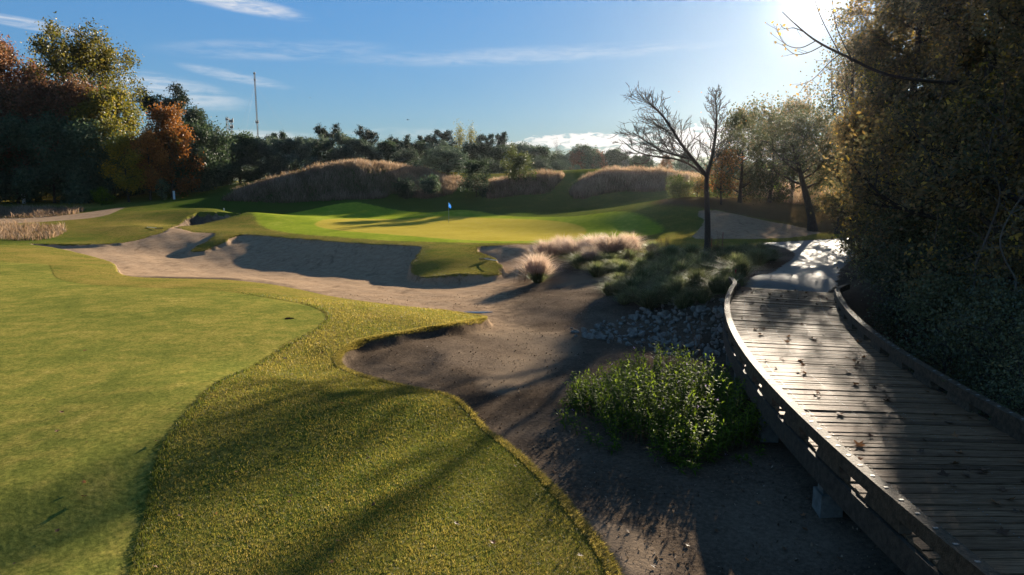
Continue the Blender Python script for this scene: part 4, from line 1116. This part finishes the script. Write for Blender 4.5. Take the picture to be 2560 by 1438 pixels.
def turf_blades():
    rng = np.random.default_rng(211)
    N = 460000
    D = np.exp(rng.uniform(math.log(5.5), math.log(27), N)); th = rng.uniform(-.72, .4, N)
    x = D * np.tan(th); y = D
    m = (sdist(x, y, T1) > .02) & (sdist(x, y, G1) < -.03)
    x, y = x[m], y[m]
    z = height(x, y)
    n = len(x)
    cl = waves(x * .7, y * .7) * .5 + waves(x * 3.1 + 4, y * 2.7) * .35
    h = np.clip(.030 + .008 * cl + rng.normal(0, .009, n), .012, .07) * np.clip(.8 + y / 40, .8, 1.3)
    t = np.clip(.5 + .25 * cl + rng.normal(0, .16, n) - .12 * np.exp(-((x - 0) ** 2 + (y - 11.5) ** 2) / 9), 0, 1)
    edge = np.exp(-((sdist(x, y, G1, 1.0) + .10) / .08) ** 2)          # a taller shaggy line where the collar meets the green
    h = h + .03 * edge; t = np.clip(t - .25 * edge, 0, 1)
    V, F, t, hh = blade_geo(np.c_[x, y, z - .004], h, np.clip(.0009 * y, .005, .016) * rng.uniform(.7, 1.3, n), rng.normal(0, .016, (n, 2)), rng, t)
    tag(link('turf_grass', mesh_np('turf_grass', V, F, TURFB, {'tint': t})), kind='stuff')
    # the shaggy edge hanging over the small bank of bare earth
    P = T1[(T1[:, 1] < 27) & (T1[:, 1] > 5)]
    seg = rng.integers(0, len(P) - 1, 26000); f = rng.random(26000)[:, None]
    Q = P[seg] * (1 - f) + P[seg + 1] * f
    ok = np.hypot(*(P[seg + 1] - P[seg]).T) < 2
    Q = Q[ok]; tang = unit(P[seg + 1] - P[seg])[ok]
    nrm = np.c_[tang[:, 1], -tang[:, 0]]
    s = np.sign(sdist(*(Q + nrm * .3).T, T1)); nrm = nrm * -s[:, None]
    Q = Q - nrm * rng.uniform(-.02, .16, len(Q))[:, None]
    z = height(Q[:, 0], Q[:, 1])
    n = len(Q)
    V, F, t, hh = blade_geo(np.c_[Q, z - .01], rng.uniform(.02, .075, n), np.full(n, .014), nrm * rng.uniform(0, .09, n)[:, None] + rng.normal(0, .02, (n, 2)), rng, np.clip(rng.normal(.68, .2, n), 0, 1))
    tag(link('turf_fringe', mesh_np('turf_fringe', V, F, TURFB, {'tint': t})), kind='stuff')
    # long grass on the lip of the far bunkers and the small hump
    P = T2[(T2[:, 1] < 72) & (np.abs(T2[:, 0]) < 42)]
    seg = rng.integers(0, len(P) - 1, 26000); f = rng.random(26000)[:, None]
    ok = np.hypot(*(P[seg + 1] - P[seg]).T) < 5
    Q = (P[seg] * (1 - f) + P[seg + 1] * f)[ok]; tang = unit(P[seg + 1] - P[seg])[ok]
    nrm = np.c_[tang[:, 1], -tang[:, 0]]
    s = np.sign(sdist(*(Q + nrm * .5).T, T2)); nrm = nrm * -s[:, None]
    Q = Q - nrm * (rng.exponential(.45, len(Q)) - .05)[:, None]
    z = height(Q[:, 0], Q[:, 1]); n = len(Q)
    V, F, t, hh = blade_geo(np.c_[Q, z - .02], rng.uniform(.02, .06, n), np.full(n, .04), nrm * rng.uniform(0, .12, n)[:, None] + rng.normal(0, .03, (n, 2)), rng, np.clip(rng.normal(.5, .2, n), 0, 1))
    tag(link('turf_fringe', mesh_np('turf_fringe', V, F, TURFD, {'tint': t})), kind='stuff')


turf_blades()


def muhly():
    rng = np.random.default_rng(221)
    def blades(n, H, spread):
        a = rng.uniform(0, 2 * PI, n); q = np.abs(rng.normal(0, 1, n))
        R = np.c_[np.cos(a), np.sin(a)] * (.1 * rng.random(n))[:, None]
        lean = np.c_[np.cos(a), np.sin(a)] * (spread * np.clip(q * .55, 0, 1.3))[:, None] + rng.normal(0, .06, (n, 2))
        h = H * rng.uniform(.55, 1.05, n) * np.clip(1.05 - .35 * q * .6, .3, 1)
        return blade_geo(np.c_[R, np.zeros(n)], h, np.full(n, .014), lean, rng, np.clip(rng.normal(.45, .2, n), 0, 1), 1.0)
    mb = []
    for k in range(3):
        V, F, t, hh = blades(620, .8, .62); mb.append(mesh_np('blades', V, F, MUHLY, {'tint': np.clip(t * (.6 + .6 * hh), 0, 1)}))
    mp = []
    for k in range(2):
        n = 1500
        a = rng.uniform(0, 2 * PI, n); q = np.abs(rng.normal(0, .55, n))
        R = np.c_[np.cos(a), np.sin(a)] * (.10 + .16 * q)[:, None]
        z = .38 + .12 * rng.random(n) - .1 * q
        V, F, t, hh = blade_geo(np.c_[R, z], rng.uniform(.15, .75, n) * (1.1 - .3 * np.clip(q, 0, 1)), np.full(n, .0075), np.c_[np.cos(a), np.sin(a)] * (.48 * q + .08)[:, None] + rng.normal(0, .07, (n, 2)), rng, np.clip(rng.normal(.5, .25, n), 0, 1), .8)
        mp.append(mesh_np('plumes', V, F, PLUME, {'tint': t}))
    pink = [(1344, 706, 46, 'pink plumed grass clump standing alone at the bunker corner'), (1368, 655, 40, 'pink plumed grass clump at the left end of the bed by the bunker'), (1440, 652, 60, 'wide pink plumed grass clump in the middle of the row'), (1532, 648, 68, 'largest pink plumed grass clump at the right of the row'), (1485, 640, 46, 'pink plumed grass clump behind the two wide ones'), (1405, 640, 36, 'small pink plumed grass clump filling the gap left of the wide middle one'), (1572, 640, 34, 'small pink plumed grass clump at the right end of the row'), (1475, 668, 30, 'low pink plumed grass clump in front of the row')]
    first = {}
    for i, (px, py, rpx, lab) in enumerate(pink):
        b = hit(px, py)[0]; r = rpx / M * b[1]
        t = thing('plume_grass', lab, 'grass clump', tuple(b - [0, 0, .02]), rng.uniform(0, 6), 'pink plumed grass clumps')
        s = r / .46; t.scale = (s, s, min(s, 2.0) * .8)
        link('blades', mb[i % 3], t); link('plumes', mp[i % 2], t)
    green = [(1630, 632, 30), (1450, 672, 30), (1492, 692, 34), (1558, 690, 30), (1524, 738, 30), (1576, 738, 34), (1602, 718, 40), (1622, 772, 42), (1650, 742, 34), (1692, 748, 46), (1642, 702, 34), (1602, 682, 30), (1662, 676, 32), (1702, 706, 40),
             (1742, 726, 44), (1764, 700, 38), (1792, 732, 40), (1722, 664, 30), (1760, 662, 30), (1802, 664, 30), (1682, 646, 28), (1732, 642, 26), (1852, 652, 28), (1902, 644, 28), (1930, 652, 24), (1882, 664, 30), (1572, 660, 28), (1622, 656, 28), (1546, 712, 28), (1484, 668, 28), (1820, 700, 34), (1706, 770, 34), (1660, 722, 36), (1780, 682, 34), (1560, 760, 26), (1740, 690, 36), (1680, 686, 34), (1520, 668, 30), (1836, 726, 32)]
    bed = np.array([(1440, 660), (1560, 640), (1760, 636), (1870, 640), (1930, 650), (1870, 690), (1830, 745), (1700, 772), (1600, 775), (1510, 740)], float)
    green += [(q[0], q[1], rng.uniform(24, 36)) for q in inside(bed, 60, rng)]
    P = hit([q[0] for q in green], [q[1] for q in green])
    for i, ((px, py, rpx), b) in enumerate(zip(green, P)):
        r = rpx / M * b[1] * 1.25; s = r / .42
        t = thing('grass_clump', 'green clump of ornamental grass in the bed left of the bridge end', 'grass clump', tuple(b - [0, 0, .02]), rng.uniform(0, 6), 'green grass clumps in the bed')
        t.scale = (s, s, s * rng.uniform(.6, .85)); link('blades', mb[i % 3], t)
    b = hit(1838, 692)[0]; t = thing('grass_clump', 'big sunlit yellowish grass clump beside the red stake', 'grass clump', tuple(b), 1.0); s = 50 / M * b[1] / .46; t.scale = (s, s, s * .95)
    link('blades', mb[1], t)
    # dry brown stalks standing in the bed
    DRYST = solid_mat('dry_stalk', (.13, .08, .05), (.22, .14, .09), 8, .8, .2, 0)
    for px, py, n, h, lab in [(1580, 672, 26, 1.5, 'brown dry stalks between the pink grass and the green clumps'), (1792, 646, 20, 1.5, 'brown dry stalks right of the leafless trunk'), (1478, 664, 10, 1.3, 'thin seed stalks in front of the wide pink clumps'), (1309, 706, 16, .9, 'short dark brown stalk tuft left of the lone pink clump'),
                              (1745, 905, 8, 1.35, 'tall pale dry stalks in front of the rock bank'), (1680, 880, 6, 1.0, 'pale dry stalks beside the rock ditch'), (1660, 622, 14, .9, 'dark thin weeds on the edge of the far turf')]:
        b = hit(px, py)[0]; g = Geo()
        for k in range(n):
            q, _ = curve_pts(rng.normal(0, .22, 3) * [1, 1, 0], unit(np.array([rng.normal(0, .12), rng.normal(0, .12), 1])), h * rng.uniform(.6, 1), 4, rng, 0, .06)
            g.tube(q, np.linspace(.008, .004, 5), 3)
            for j in range(5):
                c, _ = curve_pts(q[rng.integers(2, 5)], unit(rng.normal(0, 1, 3) + [0, 0, .8]), .16, 2, rng, 0, .1); g.tube(c, .005, 3)
        o = g.build('dry_stalks', DRYST); o.location = tuple(b); tag(o, lab, 'dry plant', 'dry stalks')


muhly()


def lance_shrub():
    rng = np.random.default_rng(231)
    cx, cy, rx, ry = 3.4, 14.2, 2.05, 2.8
    b = float(height(cx, cy)[0])
    root = thing('leafy_shrub', 'wide mound of bright narrow leaved green plants beside the bridge', 'shrub', (cx, cy, b))
    P = rng.uniform(-1, 1, (1500, 2)); rr = np.hypot(P[:, 0], P[:, 1]); an = np.arctan2(P[:, 1], P[:, 0]); P = P[rr < .8 + .14 * np.sin(an * 3) + .1 * np.sin(an * 7 + 1) + .12 * rng.random(len(P))][:860]
    st = Geo(); base = []; tip = []; wid = []; tint = []
    an = rng.uniform(0, 2 * PI, 110); rr = rng.uniform(.85, 1.15, 110); P = np.vstack([P, np.c_[np.cos(an) * rr, np.sin(an) * rr]])
    P = P[(cx + P[:, 0] * rx) < np.polyval(_cf, cy + P[:, 1] * ry) - HALF - .15]
    zg = height(cx + P[:, 0] * rx, cy + P[:, 1] * ry) - b
    for (u, v), z in zip(P, zg):
        q = math.sqrt(u * u + v * v)
        h = (1.2 - .5 * q ** 2 + .22 * math.sin(u * 5 + 1) * math.sin(v * 4)) * rng.uniform(.5, 1.2)
        if v < -.55: h *= .75
        if q > .95: h = rng.uniform(.1, .42)
        out = np.array([u * .35, v * .35, 1.0]) + rng.normal(0, .12, 3)
        c, d = curve_pts((u * rx, v * ry, z), unit(out), h, 5, rng, .02, .05)
        st.tube(c, np.linspace(.008, .004, 6), 3, .4)
        nn = int(9 + h * 12)
        for k in range(nn):
            f = .25 + .75 * k / nn
            p = np.array([np.interp(f * 5, np.arange(6), c[:, i]) for i in range(3)])
            a = k * 2.4 + rng.normal(0, .3); L = rng.uniform(.11, .19) * (1.15 - .35 * f)
            el = .15 + .75 * f ** 3 + rng.normal(0, .2)
            base.append(p); tip.append(p + L * np.array([math.cos(a) * math.cos(el), math.sin(a) * math.cos(el), math.sin(el)])); wid.append(L * .17); tint.append(.3 + .65 * f ** 2 + rng.normal(0, .15))
    base = np.array(base); tip = np.array(tip); wid = np.array(wid)[:, None]; n = len(base)
    d = unit(tip - base); s = unit(np.cross(d, np.array([0, 0, 1.0]) + rng.normal(0, .25, (n, 3)))); up = np.cross(s, d)
    m = base * .55 + tip * .45 + up * wid * .8
    droop = tip - np.array([0, 0, 1]) * wid * 1.1
    V = np.stack([base, m + s * wid * .75, droop, m - s * wid * .75], 1).reshape(-1, 3)
    F = np.arange(4 * n).reshape(-1, 4)
    st.build('stems', solid_mat('shrub_stem', (.06, .07, .03), (.1, .09, .05), 8, .7, .2, 0), root)
    link('leaves', mesh_np('leaves', V, F, L_SHRUB, {'tint': np.repeat(np.clip(tint, 0, 1), 4)}), root)
    fm = leaf_mat('mauve_petal', [(0, (.3, .22, .5)), (1, (.45, .36, .62))], .4)
    k = rng.choice(n, 26, replace=False)
    V, F, t = leaf_geo(np.repeat(tip[k] + [0, 0, .03], 4, 0) + rng.normal(0, .01, (104, 3)), np.full(104, .03), rng.random(104), rng, .8)
    tag(link('flowers', mesh_np('flowers', V, F, fm, {'tint': t}), root), 'small mauve flowers scattered over the shrub')
    return root


lance_shrub()


# ------------------------------------------------------------------ rocks
def rocks():
    ROCK = solid_mat('grey_rock', (.13, .112, .09), (.28, .25, .21), 3.5, .8, .3, .6, bscale=12)
    rng = np.random.default_rng(241)
    tm = []
    for k in range(9):
        bm = bmesh.new()
        for i in range(13):
            v = unit(rng.normal(0, 1, 3)) * rng.uniform(.75, 1.0) * np.array([1, rng.uniform(.6, .9), rng.uniform(.5, .8)])
            bm.verts.new(v * .5)
        r = bmesh.ops.convex_hull(bm, input=bm.verts)
        bmesh.ops.delete(bm, geom=[e for e in r['geom_interior'] if isinstance(e, bmesh.types.BMVert)], context='VERTS')
        bmesh.ops.dissolve_limit(bm, angle_limit=.35, verts=bm.verts, edges=bm.edges)
        bmesh.ops.bevel(bm, geom=bm.edges[:], offset=.03, segments=1, affect='EDGES')
        me = bpy.data.meshes.new('rock'); bm.to_mesh(me); bm.free(); me.materials.append(ROCK)
        tm.append(me)
    def put(name, px, py, s0, s1, lab, grp):
        P = hit(px, py)
        for b in P:
            if b[0] > np.polyval(_cf, b[1]) - HALF - .1 and b[1] < Y1: continue
            o = link(name, tm[rng.integers(0, 9)])
            s = rng.uniform(s0, s1) * rng.choice([.55, .8, 1.0, 1.25])
            o.scale = (s, s, s * rng.uniform(.8, 1.1)); o.rotation_euler = (rng.normal(0, .5), rng.normal(0, .5), rng.uniform(0, 6.3))
            o.location = (b[0], b[1], b[2] + s * .04)
            tag(o, lab, 'rock', grp)
    poly = np.array([(1470, 825), (1520, 800), (1600, 778), (1690, 755), (1760, 748), (1850, 752), (1862, 830), (1880, 885), (1800, 892), (1690, 880), (1580, 858), (1430, 842)], float)
    q = inside(poly, 1100, rng)
    d = []
    for p in q:
        if all(abs(p[0] - a) > 9 or abs(p[1] - b) > 4.6 for a, b in d): d.append(p)
    d = np.array(d)[:270]
    put('rock', d[:, 0], d[:, 1], .26, .5, 'angular grey rock in the heap lining the ditch beside the bridge', 'rocks lining the ditch')
    c = catmull(np.array([(1425, 832), (1480, 842), (1560, 856), (1640, 872), (1720, 888), (1800, 898), (1880, 908)], float), 7, False)
    c = c + rng.normal(0, [6, 4], c.shape)
    put('rock', c[:, 0], c[:, 1], .2, .42, 'pale rock in the line along the near edge of the ditch', 'rocks along the near edge of the ditch')


rocks()


def ground_litter():
    rng = np.random.default_rng(261)
    N = 60000
    D = np.exp(rng.uniform(math.log(6), math.log(34), N)); th = rng.uniform(-.25, .62, N)
    x = D * np.tan(th); y = D
    m = ((turf_sd(x, y) < -.03) | (rng.random(N) < .012)) & (sdist(x, y, PATH) < -.1) & (rng.random(N) < .45 + .4 * waves(x, y))
    x, y = x[m], y[m]; z = height(x, y); n = len(x)
    mat = leaf_mat('litter', [(0, (.02, .014, .01)), (.5, (.09, .06, .04)), (.85, (.22, .15, .1)), (1, (.4, .3, .22))], .1, .8, .1)
    V, F, t = leaf_geo(np.c_[x, y, z + .012], np.clip(rng.exponential(.018, n) * (.6 + y / 20), .01, .08), np.clip(rng.normal(.5, .28, n), 0, 1), rng, .45, 1.2)
    tag(link('ground_litter', mesh_np('ground_litter', V, F, mat, {'tint': t})), kind='stuff')


ground_litter()

# ------------------------------------------------------------------ flag, rakes, stakes, posts, masts
WHITE = solid_mat('white_paint', (.75, .75, .73), (.65, .65, .63), 6, .5, .4, 0)
BLACKP = solid_mat('black_handle', (.03, .03, .03), (.05, .05, .05), 6, .5, .4, 0)
REDP = solid_mat('red_paint', (.32, .03, .03), (.22, .03, .03), 6, .6, .3, 0)
MAST = solid_mat('mast_steel', (.10, .10, .11), (.16, .15, .15), 3, .6, .4, 0)


def small_things():
    rng = np.random.default_rng(251)
    b = hit(1122, 557)[0]
    t = thing('flagstick', 'thin flagstick with a blue flag standing on the far green', 'flag', tuple(b))
    g = Geo(); g.tube([(0, 0, -.1), (0, 0, 1.1), (0, 0, 2.2)], .017, 8); g.build('pole', solid_mat('pole_grey', (.35, .36, .34), (.3, .3, .28), 5, .4, .5, 0), t)
    # the flag hangs in folds from the top of the pole
    nu, nv = 9, 10; V = []; F = []
    for j in range(nv):
        for i in range(nu):
            u = i / (nu - 1); v = j / (nv - 1)
            x = .02 + u * (.16 + .10 * math.sin(v * 2.6)); y = .035 * math.sin(u * 9 + v * 3) * u
            V.append((x, y, 2.2 - v * .50 - u * .22 * (1 - .3 * v)))
    for j in range(nv - 1):
        for i in range(nu - 1):
            a = j * nu + i; F.append((a, a + 1, a + nu + 1, a + nu))
    fm = leaf_mat('blue_cloth', [(0, (.02, .12, .55)), (1, (.02, .12, .55))], .5, .7, .2)
    me = mesh_np('flag_cloth', np.array(V), np.array(F), fm, {'tint': np.full(len(V), .5)}, True); fl = link('flag_cloth', me, t)
    g = Geo(); g.box((.14, -.028, 1.9), (.09, .006, .1), 0); e = g.build('emblem', WHITE, fl)
    g = Geo(); g.tube([(0, 0, .002), (0, 0, .012)], .06, 12); g.build('hole_rim', WHITE, t)

    def rake(px, py, ang, lab):
        b = hit(px, py)[0]
        t = thing('bunker_rake', lab, 'rake', tuple(b + [0, 0, .12]), ang)
        g = Geo(); g.tube([(0, 0, .0), (.85, .1, .03), (1.7, .15, .06)], .022, 6); g.build('handle', WHITE, t)
        g = Geo(); g.box((0, 0, .02), (.07, .75, .05), 0)
        for k in range(11): g.box((-.0, -.34 + .068 * k, -.05), (.02, .02, .1), 0)
        g.build('rake_head', BLACKP, t)
    rake(1212, 652, -1.15, 'white handled rake lying at the edge of the small middle bunker')
    rake(398, 574, 2.6, 'white handled rake lying at the left end of the big bunker')
    # posts
    def post(px, D, h, r, mat, lab, cat='post', name='white_post', sy=1.0):
        x, y, z = ground_at(px, D)
        g = Geo(); g.tube([(0, 0, -.2), (0, 0, h * .5), (0, 0, h * .96), (0, 0, h), (0, 0, h * 1.001)], [r, r, r, r * .85, .001], 8)
        o = g.build(name, mat); o.location = (x, y, z); tag(o, lab, cat)
    post(54, 100, 1.35, .22, WHITE, 'white post at the foot of the left wood near the left edge')
    post(432, 99, 1.2, .16, WHITE, 'white post beside the pale sapling under the orange tree')
    b = hit(1851, 704)[0]
    post(1851, float(b[1]), .55, .03, REDP, 'short red stake beside the end of the bridge rail', 'stake', 'red_stake')
    post(1814, 43.5, 1.1, .02, REDP, 'thin dark red stake on the far turf right of the leafless tree', 'stake', 'red_stake')
    post(1786, 44.5, .6, .02, REDP, 'small thin stake close behind the trunk of the leafless tree', 'stake', 'red_stake')
    post(2178, 38, .55, .07, WHITE, 'small pale marker post at the corner of the thicket', 'post', 'marker_post')
    b = PD(555, 524, 80); post(555, 80, .28, .07, WHITE, 'tiny white marker on the turf above the left end of the bunker', 'marker', 'white_marker')

    # masts beyond the trees
    def mast(px, ptop, D, w, arms, lab):
        x = float(ray(px, HOR)[0]) * D; top = CAMZ + float(ray(px, ptop)[1]) * D
        t = thing('radio_mast', lab, 'mast', (x, D, 3.0))
        H = top - 3.0; g = Geo()
        for k in range(3):
            a = k * 2 * PI / 3
            g.tube([(w * math.cos(a), w * math.sin(a), 0), (w * math.cos(a), w * math.sin(a), H)], .045 + w * .06, 4)
        n = int(H / (w * 3.2))
        for i in range(n):
            z0 = H * i / n; z1 = H * (i + 1) / n
            for k in range(3):
                a = k * 2 * PI / 3; c = a + 2 * PI / 3
                g.tube([(w * math.cos(a), w * math.sin(a), z0), (w * math.cos(c), w * math.sin(c), z1)], .04, 3)
        g.build('lattice_tower', MAST, t)
        for z, s in arms:
            g = Geo(); g.box((0, 0, H * z), (s, s, s * .8), .4); g.box((s * .7, 0, H * z + s * .3), (s * .35, s * .35, s * 1.8), .2); g.box((-s * .7, 0, H * z + s * .2), (s * .35, s * .35, s * 1.6), .2)
            g.build('antenna', MAST, t)
        return t, H
    t, H = mast(651, 180, 236, .22, [(.985, .4), (.93, .4), (.56, .6), (.1, .6)], 'tall thin guyed radio mast above the far trees')
    g = Geo()
    for f in (.33, .62, .9):
        for k in range(3):
            a = k * 2 * PI / 3 + .5; g.tube([(0, 0, H * f), (19 * math.cos(a), 19 * math.sin(a), 2)], .012, 3)
    g.build('guy_wires', MAST, t)
    mast(577, 292, 236, .36, [(.96, .55)], 'left of the pair of short masts behind the trees')
    mast(587, 298, 236, .26, [(.97, .8), (.88, .7)], 'right of the pair of short masts with a ring of antennas')

    # birds, far off
    def bird(px, py, D, lab):
        t = thing('flying_bird', lab, 'bird', tuple(PD(px, py, D)), rng.uniform(0, 3))
        g = Geo(); g.tube([(-.22, 0, 0), (-.1, 0, .02), (.05, 0, .02), (.2, 0, 0)], [.01, .07, .06, .01], 6); g.build('body', BLACKP, t)
        for s in (-1, 1):
            V = [(-.06, 0, .03), (.1, 0, .03), (.02, s * .22, .13), (-.1, s * .22, .12), (-.06, s * .48, .05), (-.12, s * .46, .05)]
            link('wing', mesh_np('wing', np.array(V), np.array([(0, 1, 2, 3), (3, 2, 4, 5)]), BLACKP), t)
    bird(775, 245, 120, 'small dark bird high in the sky right of the tall mast')
    bird(1019, 300, 120, 'small dark bird low in the sky above the far pines')

    # fallen leaves
    DEAD = leaf_mat('dead_leaf', [(0, (.06, .035, .02)), (.5, (.16, .075, .035)), (1, (.34, .15, .06))], .3, .6, .3)
    tms = []
    for k in range(5):
        n = 14; V = [(0, 0, .01)]
        for i in range(n):
            a = 2 * PI * i / n; r = (1.0 if i % 3 == 0 else .5) * rng.uniform(.8, 1.1) * (1.2 if abs(a - PI / 2) < .5 else 1)
            x, y = r * math.cos(a) * .5, r * math.sin(a) * .5
            V.append((x, y, .16 * abs(x) * 2 * rng.uniform(.3, 1.6) + .1 * y * y))
        F = [(0, 1 + (2 * i) % n, 1 + (2 * i + 1) % n, 1 + (2 * i + 2) % n) for i in range(n // 2)]
        tms.append(mesh_np('fallen_leaf', np.array(V), np.array(F), DEAD, {'tint': np.full(len(V), [.15, .35, .5, .7, .95][k])}))
    def leaf(p, s, lab, grp, k=None):
        o = link('fallen_leaf', tms[rng.integers(0, 5) if k is None else k]); o.location = tuple(p)
        o.scale = (s, s, s); o.rotation_euler = (rng.normal(0, .3), rng.normal(0, .3), rng.uniform(0, 6.3)); tag(o, lab, 'leaf', grp)
    P, T = bridge_axis(.1, 7.0, Y1)
    for k in range(120):
        i = rng.integers(0, len(P)); q = np.clip(rng.normal(.0, .75), -1.4, 1.4)
        leaf((P[i][0] + T[i][1] * q, P[i][1] - T[i][0] * q, DECK + .015), rng.uniform(.10, .21), 'dead brown leaf lying on the planks of the bridge', 'dead leaves on the bridge', rng.integers(0, 4))
    x, y, z = PZ(2136, 1150, DECK + .02); leaf((x + .05, y, z), .16, 'bright orange leaf in a gap below the left rail of the bridge', None, 4)
    px = rng.uniform(0, 1500, 46); py = rng.uniform(880, 1430, 46)
    for p in hit(px, py):
        if turf_sd(p[:1], p[1:2])[0] > 0: leaf(p + [0, 0, .04], rng.uniform(.05, .12), 'small fallen leaf lying on the near turf', 'fallen leaves on the near turf')
    px = rng.uniform(1250, 2100, 60); py = rng.uniform(960, 1430, 60)
    for p in hit(px, py):
        if turf_sd(p[:1], p[1:2])[0] < 0: leaf(p + [0, 0, .02], rng.uniform(.05, .11), 'fallen leaf lying on the bare earth beside the bridge', 'fallen leaves on the bare earth')
    p = hit([1980, 2010, 1930, 1960, 1990, 2040], [690, 670, 700, 680, 650, 705])
    for q in p: leaf(q + [0, 0, .02], .11, 'dead leaf lying on the pale path at the end of the bridge', 'dead leaves on the path', 0)
    c = hit(722, 797)[0]; g = Geo()
    a = np.arange(16) * 2 * PI / 16; rr = .13 * (1 + .25 * np.sin(a * 3 + 1) + .15 * np.sin(a * 5))
    V = np.c_[np.r_[rr * np.cos(a), rr * .75 * np.cos(a), [0]], np.r_[rr * np.sin(a), rr * .75 * np.sin(a), [0]], np.r_[np.full(16, .004), np.full(16, .025), [.012]]]
    F = [(i, (i + 1) % 16, 16 + (i + 1) % 16, 16 + i) for i in range(16)] + [(32, 16 + 2 * i, 16 + 2 * i + 1, 16 + (2 * i + 2) % 16) for i in range(8)]
    o = link('divot', mesh_np('divot', V, np.array(F), solid_mat('dark_soil', (.012, .009, .006), (.03, .022, .015), 20, .9, .0, .5))); o.location = tuple(c)
    tag(o, 'dark ragged divot in the near green', 'divot')
    # a shallow pool in the sand behind the tongue of turf
    w, gg, out = new_mat('pool_water'); pr = gg.add('ShaderNodeBsdfPrincipled'); pr.inputs['Base Color'].default_value = (.03, .035, .04, 1); pr.inputs['Roughness'].default_value = .03; gg.l.new(pr.outputs[0], out.inputs[0])
    for px, py, rx, ry in ((1194, 784, .6, .12),):
        c = hit(px, py)[0]; a = np.arange(24) * 2 * PI / 24
        rr = 1 + .15 * np.sin(a * 3 + px)
        V = np.c_[c[0] + rx * rr * np.cos(a), c[1] + .2 + ry * rr * np.sin(a), np.full(24, c[2] + .02)]
        V = np.vstack([V, [c[0], c[1] + .2, c[2] + .02]])
        F = np.array([(24, 2 * i, 2 * i + 1, (2 * i + 2) % 24) for i in range(12)])
        tag(link('shallow_pool', mesh_np('shallow_pool', V, F, w)), kind='structure')


small_things()


# ------------------------------------------------------------------ the air
def haze():
    w, g, out = new_mat('haze')
    v = g.add('ShaderNodeVolumePrincipled')
    v.inputs['Color'].default_value = (.86, .92, 1.0, 1); v.inputs['Density'].default_value = .00004; v.inputs['Anisotropy'].default_value = .8
    g.l.new(v.outputs[0], out.inputs['Volume'])
    gm = Geo(); gm.box((0, 0, 18), (900, 900, 56), 0)
    tag(gm.build('haze', w), kind='stuff')


haze()
